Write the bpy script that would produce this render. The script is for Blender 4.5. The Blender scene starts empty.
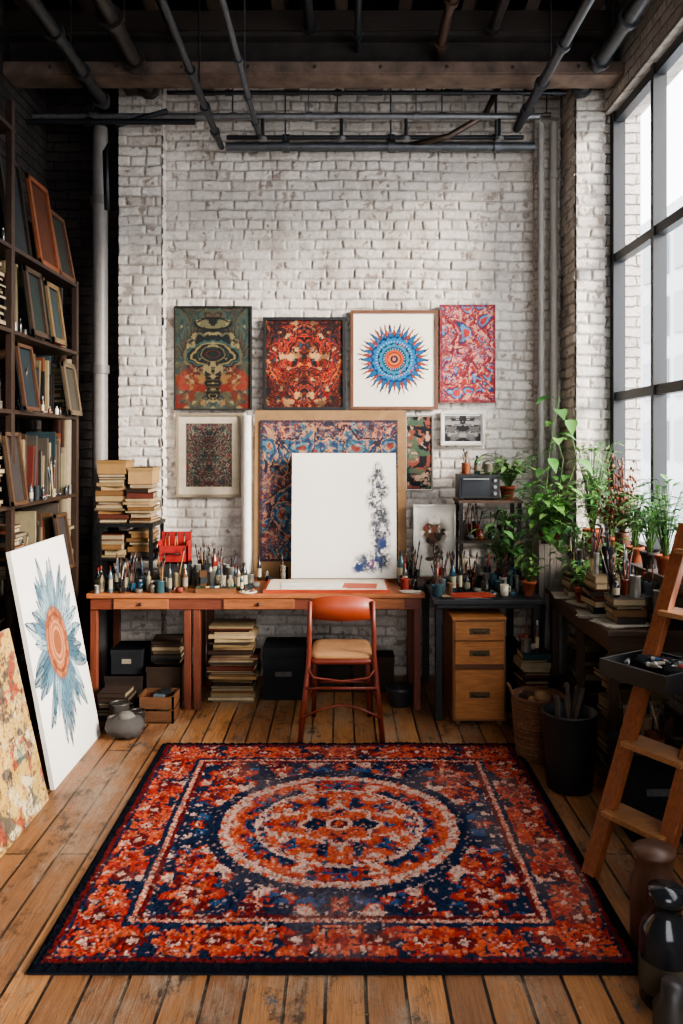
import bpy, bmesh, math, random
import numpy as np
from mathutils import Vector, Matrix, Euler
random.seed(7); np.random.seed(7)
R=random.uniform
# ------------------------------------------------------------------ colour helpers
def lin(c):
    c=c/255.0
    return c/12.92 if c<=0.04045 else ((c+0.055)/1.055)**2.4
def H(h,k=1.0):
    return tuple(min(1,lin(int(h[i:i+2],16))*k) for i in (0,2,4))
def jit(c,a=.15):
    k=1+R(-a,a); return tuple(max(0,min(1,x*k)) for x in c)
# ------------------------------------------------------------------ materials
def newmat(name):
    m=bpy.data.materials.new(name); m.use_nodes=True
    nt=m.node_tree; b=nt.nodes['Principled BSDF']
    return m,nt,b
def ramp(nt,stops,fac=None):
    n=nt.nodes.new('ShaderNodeValToRGB'); e=n.color_ramp.elements
    while len(e)<len(stops): e.new(0.5)
    for i,(p,c) in enumerate(stops):
        e[i].position=p; e[i].color=(c[0],c[1],c[2],1) if not isinstance(c,(int,float)) else (c,c,c,1)
    if fac is not None: nt.links.new(fac,n.inputs[0])
    return n
def mix(nt,a,b,fac,mode='MIX'):
    n=nt.nodes.new('ShaderNodeMix'); n.data_type='RGBA'; n.blend_type=mode
    L=nt.links.new
    for s,v in ((6,a),(7,b)):
        if isinstance(v,(tuple,list)): n.inputs[s].default_value=(v[0],v[1],v[2],1)
        else: L(v,n.inputs[s])
    if isinstance(fac,(int,float)): n.inputs[0].default_value=fac
    else: L(fac,n.inputs[0])
    return n.outputs[2]
def math2(nt,op,a,b,c=None):
    n=nt.nodes.new('ShaderNodeMath'); n.operation=op
    for i,v in enumerate((a,b,c)):
        if v is None: continue
        if isinstance(v,(int,float)): n.inputs[i].default_value=v
        else: nt.links.new(v,n.inputs[i])
    return n.outputs[0]
def noise(nt,vec,scale,detail=5,rough=.6):
    n=nt.nodes.new('ShaderNodeTexNoise'); n.inputs['Scale'].default_value=scale
    n.inputs['Detail'].default_value=detail; n.inputs['Roughness'].default_value=rough
    if vec is not None: nt.links.new(vec,n.inputs['Vector'])
    return n.outputs['Fac']
def mapping(nt,vec,scale):
    n=nt.nodes.new('ShaderNodeMapping'); n.inputs['Scale'].default_value=scale
    nt.links.new(vec,n.inputs['Vector']); return n.outputs[0]
def bump(nt,b,h,strength,dist):
    n=nt.nodes.new('ShaderNodeBump'); n.inputs['Strength'].default_value=strength; n.inputs['Distance'].default_value=dist
    nt.links.new(h,n.inputs['Height']); nt.links.new(n.outputs[0],b.inputs['Normal']); return n
def vmat(name,rough=.7,metal=0,ns=12,amt=.25,bs=.2,bd=.004,stretch=(1,1,1),alpha=1,spec=.5):
    m,nt,b=newmat(name)
    a=nt.nodes.new('ShaderNodeAttribute'); a.attribute_name='Col'
    tc=nt.nodes.new('ShaderNodeTexCoord')
    v=mapping(nt,tc.outputs['Object'],stretch)
    f=noise(nt,v,ns)
    r=ramp(nt,[(.3,1-amt),(.7,1.0)],f)
    c=mix(nt,a.outputs['Color'],r.outputs[0],1.0,'MULTIPLY')
    nt.links.new(c,b.inputs['Base Color'])
    b.inputs['Roughness'].default_value=rough; b.inputs['Metallic'].default_value=metal
    b.inputs['Specular IOR Level'].default_value=spec
    if bs: bump(nt,b,f,bs,bd)
    if alpha<1: b.inputs['Alpha'].default_value=alpha
    return m
MATTE=vmat('matte_paint',.85,spec=.25)
SATIN=vmat('satin_surface',.45,ns=20,amt=.2)
GLOSS=vmat('glossy_ceramic',.15,ns=15,amt=.12,bs=.05)
METAL=vmat('worn_metal',.4,.6,ns=25,amt=.35)
RUST=vmat('rusted_steel',.7,.2,ns=7,amt=.7,bs=.4)
WX=vmat('wood_grain_x',.5,ns=9,amt=.5,stretch=(1,12,12))
WY=vmat('wood_grain_y',.5,ns=9,amt=.5,stretch=(12,1,12))
WZ=vmat('wood_grain_z',.5,ns=9,amt=.5,stretch=(12,12,1))
ART=vmat('painted_canvas',.75,ns=220,amt=.12,bs=.15,bd=.001,spec=.2)
LEAF=vmat('leaf_surface',.5,ns=30,amt=.3,bs=.1)
GLASSJ=vmat('jar_glass',.05,ns=5,amt=.05,bs=0,alpha=.45)
RUGM=vmat('wool_pile',.95,ns=150,amt=.4,bs=.8,bd=.006,spec=.1)
WICK=vmat('wicker',.8,ns=60,amt=.6,bs=.8,bd=.01)
PBRICK=vmat('whitewashed_brick',.7,ns=55,amt=.25,bs=.6,bd=.006,spec=.35)

def brickmat(name,c1,c2,mort,crack,dirt,dirt_lo=.60,spec=.3):
    m,nt,b=newmat(name); L=nt.links.new
    tc=nt.nodes.new('ShaderNodeTexCoord'); s=nt.nodes.new('ShaderNodeSeparateXYZ'); L(tc.outputs['Object'],s.inputs[0])
    ad=math2(nt,'ADD',s.outputs[0],s.outputs[1])
    cb=nt.nodes.new('ShaderNodeCombineXYZ'); L(ad,cb.inputs[0]); L(s.outputs[2],cb.inputs[1])
    nz=nt.nodes.new('ShaderNodeTexNoise'); nz.inputs['Scale'].default_value=11; nz.inputs['Detail'].default_value=7; nz.inputs['Roughness'].default_value=.72; L(tc.outputs['Object'],nz.inputs['Vector'])
    vm=nt.nodes.new('ShaderNodeVectorMath'); vm.operation='MULTIPLY_ADD'; L(nz.outputs['Color'],vm.inputs[0]); vm.inputs[1].default_value=(.07,.040,0); L(cb.outputs[0],vm.inputs[2])
    br=nt.nodes.new('ShaderNodeTexBrick'); L(vm.outputs[0],br.inputs['Vector'])
    br.inputs['Scale'].default_value=1; br.inputs['Brick Width'].default_value=.2; br.inputs['Row Height'].default_value=.07
    br.inputs['Mortar Size'].default_value=.008; br.inputs['Mortar Smooth'].default_value=1.0
    br.inputs['Color1'].default_value=(*c1,1); br.inputs['Color2'].default_value=(*c2,1); br.inputs['Mortar'].default_value=(*mort,1)
    n1=noise(nt,tc.outputs['Object'],1.3,8,.68)
    r1=ramp(nt,[(.34,.55),(.60,1.0)],n1)
    c=mix(nt,br.outputs['Color'],r1.outputs[0],.8,'MULTIPLY')
    n4=noise(nt,tc.outputs['Object'],4,8,.75); r4=ramp(nt,[(.46,0.12),(.60,.95)],n4)
    k=math2(nt,'MULTIPLY',br.outputs['Fac'],r4.outputs[0]); c=mix(nt,c,crack,k)
    n5=noise(nt,tc.outputs['Object'],34,8,.8); r5=ramp(nt,[(.35,.62),(.58,1.0)],n5); c=mix(nt,c,r5.outputs[0],.9,'MULTIPLY')
    n2=noise(nt,tc.outputs['Object'],8,12,.82)
    r2=ramp(nt,[(dirt_lo,0.0),(dirt_lo+.05,.9)],n2)
    c=mix(nt,c,dirt,r2.outputs[0])
    L(c,b.inputs['Base Color']); b.inputs['Roughness'].default_value=.75; b.inputs['Specular IOR Level'].default_value=spec
    n3=noise(nt,tc.outputs['Object'],18,10,.8)
    h=math2(nt,'MULTIPLY_ADD',n3,1.3,math2(nt,'MULTIPLY',br.outputs['Fac'],-1.0))
    bump(nt,b,h,1.0,.024)
    return m
BRICKW=brickmat('white_painted_brick',H('e0d8cf'),H('c6beb5'),H('bfb7ae'),H('6f6762'),H('75695f'))
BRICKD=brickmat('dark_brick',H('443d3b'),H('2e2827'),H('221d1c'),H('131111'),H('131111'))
def floormat():
    m,nt,b=newmat('worn_floor_planks'); L=nt.links.new
    tc=nt.nodes.new('ShaderNodeTexCoord'); s=nt.nodes.new('ShaderNodeSeparateXYZ'); L(tc.outputs['Object'],s.inputs[0])
    cb=nt.nodes.new('ShaderNodeCombineXYZ'); L(s.outputs[1],cb.inputs[0]); L(s.outputs[0],cb.inputs[1])
    br=nt.nodes.new('ShaderNodeTexBrick'); L(cb.outputs[0],br.inputs['Vector'])
    for k,v in (('Scale',1),('Brick Width',2.3),('Row Height',.125),('Mortar Size',.006),('Mortar Smooth',.4)): br.inputs[k].default_value=v
    br.inputs['Color1'].default_value=(*H('bd8350'),1); br.inputs['Color2'].default_value=(*H('8c6040'),1); br.inputs['Mortar'].default_value=(*H('160e0a'),1)
    g=noise(nt,mapping(nt,tc.outputs['Object'],(16,1,1)),5,8,.75)
    rg=ramp(nt,[(.3,.42),(.65,1.05)],g)
    c=mix(nt,br.outputs['Color'],rg.outputs[0],.9,'MULTIPLY')
    w=noise(nt,mapping(nt,tc.outputs['Object'],(1.8,.8,1)),2.4,12,.8)
    rw=ramp(nt,[(.50,0.0),(.62,.75)],w)
    wc=mix(nt,H('a3907a'),rg.outputs[0],.6,'MULTIPLY')
    c=mix(nt,c,wc,rw.outputs[0])
    st=noise(nt,mapping(nt,tc.outputs['Object'],(1.8,1,1)),4.5,13,.84); rs=ramp(nt,[(.53,0.0),(.61,.9)],st)
    c=mix(nt,c,H('33261d'),rs.outputs[0])
    sp=noise(nt,mapping(nt,tc.outputs['Object'],(1,.6,1)),11,10,.8); rp=ramp(nt,[(.60,0.0),(.64,.9)],sp)
    c=mix(nt,c,H('47545c'),rp.outputs[0])
    sp=noise(nt,mapping(nt,tc.outputs['Object'],(1.1,1.2,1)),31,6,.75); rp=ramp(nt,[(.66,0.0),(.70,1.0)],sp)
    c=mix(nt,c,H('b5aca0'),rp.outputs[0])
    L(c,b.inputs['Base Color'])
    rr=ramp(nt,[(.3,.3),(.7,.6)],w); L(rr.outputs[0],b.inputs['Roughness'])
    h=math2(nt,'MULTIPLY_ADD',br.outputs['Fac'],-1.8,g)
    bump(nt,b,h,.8,.009)
    return m
FLOORM=floormat()
def glassmat():
    m,nt,b=newmat('window_glass'); L=nt.links.new
    t=nt.nodes.new('ShaderNodeBsdfTransparent'); g=nt.nodes.new('ShaderNodeBsdfGlossy'); g.inputs['Roughness'].default_value=.05
    x=nt.nodes.new('ShaderNodeMixShader'); x.inputs[0].default_value=.05; L(t.outputs[0],x.inputs[1]); L(g.outputs[0],x.inputs[2])
    L(x.outputs[0],nt.nodes['Material Output'].inputs[0]); return m
WGLASS=glassmat()

# ------------------------------------------------------------------ mesh builder
V3=Vector
class MB:
    def __init__(s): s.V=[];s.F=[];s.M=[];s.C=[];s.S=[];s.mats=[]
    def add(s,vs,fs,mat,col=(1,1,1),smooth=False,cols=None):
        if mat not in s.mats: s.mats.append(mat)
        i=s.mats.index(mat); o=len(s.V)
        s.V.extend([tuple(v) for v in vs]); s.F.extend([tuple(a+o for a in f) for f in fs])
        s.M.extend([i]*len(fs)); s.S.extend([smooth]*len(fs))
        s.C.extend(cols if cols is not None else [col]*len(vs))
    def slab(s,O,U,Vv,Nn,mat,col=(1,1,1)):
        O,U,Vv,Nn=V3(O),V3(U),V3(Vv),V3(Nn)
        vs=[O,O+U,O+U+Vv,O+Vv,O+Nn,O+U+Nn,O+U+Vv+Nn,O+Vv+Nn]
        s.add(vs,[(0,3,2,1),(4,5,6,7),(0,1,5,4),(1,2,6,5),(2,3,7,6),(3,0,4,7)],mat,col)
    def box(s,x0,x1,y0,y1,z0,z1,mat,col=(1,1,1)):
        s.slab((x0,y0,z0),(x1-x0,0,0),(0,y1-y0,0),(0,0,z1-z0),mat,col)
    def obox(s,c,size,rot,mat,col=(1,1,1)):
        m=Euler(rot).to_matrix(); U=m@V3((size[0],0,0));Vv=m@V3((0,size[1],0));Nn=m@V3((0,0,size[2]))
        s.slab(V3(c)-(U+Vv+Nn)/2,U,Vv,Nn,mat,col)
    def beam(s,p0,p1,w,t,mat,col=(1,1,1),up=(0,0,1)):
        p0,p1=V3(p0),V3(p1); d=p1-p0; sd=d.cross(V3(up)).normalized()*w; n=sd.cross(d).normalized()*t
        s.slab(p0-sd/2-n/2,sd,d,n,mat,col)
    def ring(s,c,d,r,seg):
        d=V3(d).normalized(); a=V3((0,0,1)) if abs(d.z)<.9 else V3((1,0,0)); u=d.cross(a).normalized(); v=d.cross(u)
        return [V3(c)+u*(r*math.cos(2*math.pi*i/seg))+v*(r*math.sin(2*math.pi*i/seg)) for i in range(seg)]
    def cyl(s,p0,p1,r0,r1,mat,col=(1,1,1),seg=12,cap=True):
        p0,p1=V3(p0),V3(p1); d=p1-p0; a=s.ring(p0,d,r0,seg); b=s.ring(p1,d,r1,seg)
        s.add(a+b,[(i,(i+1)%seg,seg+(i+1)%seg,seg+i) for i in range(seg)],mat,col,True)
        if cap:
            s.add(a,[tuple(range(seg))],mat,col); s.add(b,[tuple(range(seg))],mat,col)
    def tube(s,pts,r,mat,col=(1,1,1),seg=6,r1=None):
        n=len(pts); pts=[V3(p) for p in pts]; vs=[]
        r1=r if r1 is None else r1
        for i,p in enumerate(pts):
            d=(pts[min(i+1,n-1)]-pts[max(i-1,0)]); vs+=s.ring(p,d,r+(r1-r)*i/(n-1),seg)
        fs=[(k*seg+i,k*seg+(i+1)%seg,(k+1)*seg+(i+1)%seg,(k+1)*seg+i) for k in range(n-1) for i in range(seg)]
        fs+=[tuple(range(seg)),tuple(range((n-1)*seg,n*seg))]
        s.add(vs,fs,mat,col,True)
    def lathe(s,x,y,z,prof,mat,col=(1,1,1),seg=16):
        vs=[];n=len(prof)
        for r,h in prof:
            vs+=[(x+r*math.cos(2*math.pi*i/seg),y+r*math.sin(2*math.pi*i/seg),z+h) for i in range(seg)]
        fs=[(k*seg+i,k*seg+(i+1)%seg,(k+1)*seg+(i+1)%seg,(k+1)*seg+i) for k in range(n-1) for i in range(seg)]
        s.add(vs,fs,mat,col,True)
        for k in (0,n-1):
            if prof[k][0]>.002: s.add([vs[k*seg+i] for i in range(seg)],[tuple(range(seg))],mat,col)
    def ell(s,c,r,mat,col=(1,1,1),n=10,bumpy=0,seed=0):
        rd=random.Random(seed); vs=[];m=n*2
        for k in range(n+1):
            t=math.pi*k/n
            for i in range(m):
                p=2*math.pi*i/m; q=1+(rd.uniform(-bumpy,bumpy) if 0<k<n else 0)
                vs.append((c[0]+r[0]*q*math.sin(t)*math.cos(p),c[1]+r[1]*q*math.sin(t)*math.sin(p),c[2]+r[2]*q*math.cos(t)))
        fs=[(k*m+i,(k+1)*m+i,(k+1)*m+(i+1)%m,k*m+(i+1)%m) for k in range(n) for i in range(m)]
        s.add(vs,fs,mat,col,True)
    def grid(s,O,U,Vv,art,mat,disp=None):
        ny,nx=art.shape[:2]; O,U,Vv=np.array(O),np.array(U),np.array(Vv)
        nn=np.cross(U,Vv); nn=nn/np.linalg.norm(nn)
        uu,vv=np.meshgrid(np.linspace(0,1,nx),np.linspace(0,1,ny))
        P=O+uu[...,None]*U+vv[...,None]*Vv
        if disp is not None: P=P+disp[...,None]*nn
        idx=np.arange(nx*ny).reshape(ny,nx)
        fs=np.stack([idx[:-1,:-1],idx[:-1,1:],idx[1:,1:],idx[1:,:-1]],-1).reshape(-1,4)
        s.add(P.reshape(-1,3).tolist(),fs.tolist(),mat,smooth=disp is not None,cols=art.reshape(-1,3).tolist())
    def leaf(s,b,d,ln,w,mat,col,droop=.3):
        b,d=V3(b),V3(d).normalized(); sd=d.cross(V3((0,0,1)))
        sd=sd.normalized() if sd.length>.01 else V3((1,0,0)); up=sd.cross(d)
        def p(t,q,l): return b+d*(t*ln)+sd*(q*w/2)+up*(l*w)-V3((0,0,1))*(droop*ln*t*t)
        vs=[p(0,0,0),p(.25,-.8,.12),p(.28,0,0),p(.25,.8,.12),p(.55,-.85,.12),p(.58,0,0),p(.55,.85,.12),p(.8,-.45,.05),p(.82,0,0),p(.8,.45,.05),p(1.05,0,0)]
        s.add(vs,[(0,2,1),(0,3,2),(1,2,5,4),(2,3,6,5),(4,5,8,7),(5,6,9,8),(7,8,10),(8,9,10)],mat,col,True)
    def done(s,name,bevel=0,parent=None):
        me=bpy.data.meshes.new(name)
        A=np.array(s.V,dtype=float); o=np.array([(A[:,0].min()+A[:,0].max())/2,(A[:,1].min()+A[:,1].max())/2,A[:,2].min()])
        me.from_pydata((A-o).tolist(),[],s.F)
        for m in s.mats: me.materials.append(m)
        me.polygons.foreach_set('material_index',s.M); me.polygons.foreach_set('use_smooth',s.S)
        at=me.color_attributes.new('Col','FLOAT_COLOR','POINT')
        cc=np.ones((len(s.V),4)); cc[:,:3]=np.array(s.C); at.data.foreach_set('color',cc.ravel())
        if len(s.V)<60000:
            bm=bmesh.new(); bm.from_mesh(me); bmesh.ops.recalc_face_normals(bm,faces=bm.faces); bm.to_mesh(me); bm.free()
        me.update()
        ob=bpy.data.objects.new(name,me); bpy.context.collection.objects.link(ob); ob.location=o
        if bevel:
            b=ob.modifiers.new('bevel','BEVEL'); b.width=bevel; b.segments=2; b.limit_method='ANGLE'
        return ob

# ------------------------------------------------------------------ numpy painting
class Noise2:
    def __init__(s,seed): s.t=np.random.RandomState(seed).rand(64,64)
    def __call__(s,x,y):
        xi=np.floor(x).astype(int); yi=np.floor(y).astype(int); fx=x-xi; fy=y-yi
        fx=fx*fx*(3-2*fx); fy=fy*fy*(3-2*fy); t=s.t
        a=t[yi%64,xi%64];b=t[yi%64,(xi+1)%64];c=t[(yi+1)%64,xi%64];d=t[(yi+1)%64,(xi+1)%64]
        return (a*(1-fx)+b*fx)*(1-fy)+(c*(1-fx)+d*fx)*fy
def fbm(x,y,sc,seed,o=4):
    n=Noise2(seed); v=0;a=.5;tt=0
    for i in range(o): v=v+a*n(x*sc+13.7*i,y*sc+7.1*i); tt+=a; a*=.55; sc*=2.03
    return v/tt
def ss(a,b,x): t=np.clip((x-a)/(b-a+1e-9),0,1); return t*t*(3-2*t)
class Art:
    def __init__(s,w,h,res=.004,bg='ffffff'):
        s.w,s.h=w,h; nx=int(w/res)+1; ny=int(h/res)+1
        s.x,s.y=np.meshgrid(np.linspace(-w/2,w/2,nx),np.linspace(-h/2,h/2,ny))
        s.c=np.ones((ny,nx,3))*np.array(H(bg))
    def put(s,m,col):
        m=np.clip(m,0,1)[...,None]; c=np.array(H(col) if isinstance(col,str) else col); s.c=s.c*(1-m)+c*m
    def pal(s,t,cols,mask=1.0):
        idx=np.clip((t*len(cols)).astype(int),0,len(cols)-1); P=np.array([H(c) for c in cols])[idx]
        m=(np.ones_like(t)*mask)[...,None]; s.c=s.c*(1-m)+P*m
    def ell(s,cx,cy,rx,ry,soft=.08):
        d=np.sqrt(((s.x-cx)/rx)**2+((s.y-cy)/ry)**2); return 1-ss(1-soft,1+soft,d)
def ornate(w,h,cols,sc,seed,fold=True,bands=7,res=.004,warp=.5):
    a=Art(w,h,res); x=np.abs(a.x) if fold else a.x
    wx=fbm(x,a.y,sc*.8,seed+1); wy=fbm(x,a.y,sc*.8,seed+2)
    n=fbm(x+wx*warp,a.y+wy*warp,sc,seed+3,4)
    t=(n*bands*1.7)%1.0; a.pal(t,cols)
    k=fbm(x,a.y,sc*3,seed+4); a.put(ss(.62,.66,k)*.8,cols[0]); 
    return a
# --- individual artworks
def art_machine(w,h):
    a=ornate(w,h,['2e3733','36433f','41463c','46412f','2a2c2d','4f4030'],4,11,bands=3)
    x=np.abs(a.x); ln=fbm(x,a.y,18,17)
    a.put(a.ell(0,.03,.22,.20,.2)*.9,'14181a')
    for r,k,c in ((.215,.72,'5a5440'),(.19,.5,'35504a'),(.14,.62,'7d6e48'),(.11,.4,'2a3a38'),(.08,.7,'705f3c'),(.045,.62,'5c261a')):
        d=np.sqrt((a.x/r)**2+((a.y-.03)/(r*k))**2)+.5*(ln-.5); a.put((1-ss(.035,.08,np.abs(d-1)))*.75,c)
    a.put(a.ell(0,.25,.14,.05)*.9,'15181a'); a.put(a.ell(0,.25,.11,.035)*ss(.45,.55,ln),'5a5640'); a.put(a.ell(0,-.17,.06,.16)*.95,'161514'); a.put((np.abs(np.sin(a.y*120))<.3)*a.ell(0,-.17,.04,.15)*.5,'6a5a3c')
    for s_ in range(3):
        n=fbm(x,a.y,14,30+s_); a.put(ss(.56,.62,n)*ss(.02,.14,-a.y+.0)*ss(.03,.07,x)*.75,['7d3022','7d5a34','5b1d17'][s_])
    n=fbm(x,a.y,22,41); a.put(ss(.64,.68,n)*.6,'857856')
    return a.c
def art_red(w,h):
    a=ornate(w,h,['1b1618','7b2019','a8331f','2a1a1c','bb5a2a','5d1917','2c3e48','1f1719'],5,51,bands=5,warp=.7)
    n=fbm(np.abs(a.x),a.y,18,57); a.put(ss(.62,.66,n)*.7,'c89a68'); n=fbm(a.x,a.y,14,59); a.put(ss(.56,.60,n)*.6,'2a1614')
    d=np.sqrt(a.x**2+a.y**2); a.put(ss(.2,.36,d)*.6,'181416'); return a.c
def art_mandala(w,h):
    a=Art(w,h,bg='e2d9c8'); d=np.hypot(a.x,a.y-.005); th=np.arctan2(a.y,a.x); n2=fbm(a.x,a.y,24,5)-.5; th=th+n2*.12*(d>.05)
    def spike(k,ph): return np.abs(((th*k/(2*math.pi)+ph)%1)-.5)*2
    r1=np.random.RandomState(2).rand(80); v=.8+.4*r1[((th*22/(2*math.pi))+30).astype(int)%80]
    a.put(1-ss(-.002,.003,d-(.165+.10*v*spike(22,.5)**2.4)),'7c3a2e')
    a.put(1-ss(-.002,.003,d-(.17+.10*spike(22,0)**1.8)),'16263f')
    a.put(1-ss(-.002,.003,d-(.155+.08*spike(22,0)**1.4)),'1f5580')
    a.put((1-ss(.16,.167,d+n2*.03)),'122240'); a.put((1-ss(.145,.152,d-.014*spike(22,.5)+n2*.02)),'1d6492'); a.put((1-ss(.115,.122,d+n2*.02)),'102040')
    a.put(((d<.135)&(d>.12)&(spike(40,0)>.6))*.8,'7aaab8')
    a.put((1-ss(.10,.106,d-.012*spike(16,0))),'2a748f'); a.put((1-ss(.084,.09,d)),'122443'); a.put(((d<.08)&(d>.068)&(spike(26,0)>.5))*.8,'6fa3ac'); a.put((1-ss(.064,.068,d)),'b84c26')
    a.put((1-ss(.05,.054,d)),'6a2a1c'); a.put((1-ss(.042,.045,d)),'c46638'); a.put((1-ss(.026,.029,d)),'1a2238'); a.put((1-ss(.012,.015,d)),'a9705a')
    n3=fbm(a.x,a.y,45,9); a.put(ss(.68,.72,n3)*(1-ss(.2,.3,d))*.7,'c65a3a')
    return a.c
def art_paisley(w,h,seed,cols,res=.004,sc=5,nm=16,fold=True,rm=1.0):
    a=ornate(w,h,cols,sc,seed,bands=8,warp=.5,res=res,fold=fold)
    rd=random.Random(seed); nz=fbm(a.x,a.y,26,seed+9)-.5
    for i in range(nm):
        cx,cy=rd.uniform(0 if fold else -w/2,w/2),rd.uniform(-h/2,h/2); r=rd.uniform(.022,.05)*rm; X=(np.abs(a.x) if fold else a.x)-cx; Y=a.y-cy
        ang=rd.uniform(0,6.28); X,Y=X*math.cos(ang)-Y*math.sin(ang),X*math.sin(ang)+Y*math.cos(ang)
        d=np.hypot(X+.5*Y*(Y/r),Y*.6)+nz*.03*rm; tt=np.arctan2(Y,X)
        for q,c in ((1.3,cols[0]),(1.1,cols[4]),(1.0,cols[2]),(.75,cols[5]),(.55,cols[-1]),(.3,cols[1])): a.put(1-ss(q*r-.001,q*r+.002,d-(.004*np.cos(tt*9) if q>1 else 0)),c)
    k=fbm(a.x,a.y,40,seed+5); a.put(ss(.62,.66,k)*.7,cols[4]); a.put(ss(.62,.66,1-k)*.6,cols[0])
    b=np.minimum(w/2-np.abs(a.x),h/2-np.abs(a.y)); a.put((b<.02)*.7,cols[0]); return a.c
def art_dark(w,h,seed,bg='1c1b1d',fg=('7a6f66','a89c90','5c3a34'),edge=0):
    a=Art(w,h,bg=bg); x=np.abs(a.x) if seed%2 else a.x
    for i,c in enumerate(fg):
        n=fbm(x+.3*fbm(x,a.y,6,seed+i),a.y,22,seed+10+i); a.put(ss(.56,.6,n)*.85,c)
    return a.c
def art_botanic(w,h):
    a=Art(w,h,bg='d9d3c6'); n=fbm(np.abs(a.x),a.y,34,77); rd=random.Random(3)
    m=np.maximum(a.ell(0,.055,.095,.10,.35),a.ell(0,-.06,.06,.10,.4)); a.put(m*ss(.40,.46,n)*.8,'4a3a30')
    for i in range(22):
        t=rd.uniform(0,6.28); q=rd.uniform(.2,1); cx,cy=.07*q*math.cos(t),.055+.08*q*math.sin(t); a.put(a.ell(cx,cy,.02,.024,.2)*(.4+.6*ss(.42,.5,n)),['3a2b26','5c3a2c','7d4a34','2f2a24','6a5040'][i%5])
    a.put((np.abs(a.x-.01*np.sin(a.y*30))<.004)*(a.y<0)*(a.y>-.19),'3a2b26'); a.put(a.ell(.03,-.09,.03,.015)+a.ell(-.035,-.13,.03,.015),'4a4632'); return a.c
def art_sketch(w,h):
    a=Art(w,h,bg='ded8ce'); n=fbm(a.x,a.y,30,91); n2=fbm(a.x,a.y,70,92)
    blobs=[(.235,.30,.03,.06),(.23,.24,.055,.05),(.25,.17,.055,.06),(.21,.10,.05,.07),(.25,.0,.055,.07),(.23,-.1,.05,.08),(.25,-.2,.055,.08),(.25,-.30,.065,.07),(.16,-.33,.08,.06),(.29,-.1,.03,.09)]
    m=0
    for bx,by,rx,ry in blobs: m=np.maximum(m,a.ell(bx,by,rx,ry,.5))
    a.put(m*.35,'8b8a8c'); a.put(m*ss(.46,.52,n)*.9,'5d6168'); a.put(m*ss(.50,.55,n2)*.9,'2c2e38')
    for bx,by,r in ((.2,-.31,.06),(.1,-.36,.04),(.27,-.2,.04)): a.put(a.ell(bx,by,r,r,.6)*ss(.42,.5,n),'2c3a62')
    a.put(a.ell(.19,-.33,.03,.03,.5)*ss(.45,.5,n2),'6a4462')
    st=np.abs(a.x-.24-.02*np.sin(a.y*14)); a.put((1-ss(.001,.005,st))*(a.y<.36)*(a.y>-.4)*.8,'3c4048'); 
    return a.c
def art_sunflower(w,h):
    a=Art(w,h,bg='dcd8d0'); cx,cy=.0,.05; X=a.x-cx; Y=a.y-cy; d=np.hypot(X,Y*.78); th=np.arctan2(Y*.78,X)
    rd=random.Random(5); nz=fbm(a.x,a.y,22,7)
    for L_ in range(3):
        for i in range(26):
            t0=i/26*2*math.pi+rd.uniform(-.1,.1)+L_*.08; ln=(.385-.055*L_)*rd.uniform(.82,1.05)*(1.12 if math.sin(t0)<-.3 else 1)
            dt=(th-t0+math.pi)%(2*math.pi)-math.pi+.5*(d-.15)*math.sin(i*2.3); q=np.clip((d-.1)/(ln-.1),0,1.001)
            wd=.17*np.sin(np.pi*np.clip(q,0,1)**.65)**.7*(1-.35*q); m=(np.abs(dt)<wd)&(d<ln)&(d>.1)
            a.put(m*.8,['5c7480','48626f','7f959a','38535f','8fa3a6','50717f'][rd.randrange(6)])
            a.put(((np.abs(np.abs(dt)-wd)<.014)|(np.abs(dt)<.012))&m&(nz>.40),'22343f')
    n=fbm(a.x,a.y,30,15)
    a.put((1-ss(.165,.2,d+.05*n))*.8,'3a4a55')
    a.put(1-ss(.15,.16,d+.02*n),'a0603c'); a.put((1-ss(.15,.16,d))*ss(.5,.56,n),'7a4630')
    a.put((1-ss(.09,.1,d)),'a9704c'); a.put((1-ss(.05,.055,d)),'7f4a30'); a.put((np.abs(d-.118)<.008)*.6,'4a2418'); a.put((np.abs(d-.075)<.005)*.6,'5a2a1a')
    a.put(((np.sin(d*260+n*4)>.5)&(d<.15))*.35,'6c3a24')
    return a.c
def art_abstract(w,h):
    a=Art(w,h,bg='a8936a'); 
    for i,(c,s) in enumerate((('9c7a3e',5),('5f7a6c',6),('7c3822',7),('c0b290',6),('3b3a38',12),('883c28',14),('af8e4c',10))):
        n=fbm(a.x+.4*fbm(a.x,a.y,4,i),a.y,s,100+i,5); a.put(ss(.53,.57,n)*.85,c)
    for k in range(4):
        n=fbm(a.x,a.y,6+3*k,120+k); a.put((1-ss(.004,.014,np.abs(n-.5)))*.85,'33241f')
    return a.c

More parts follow.
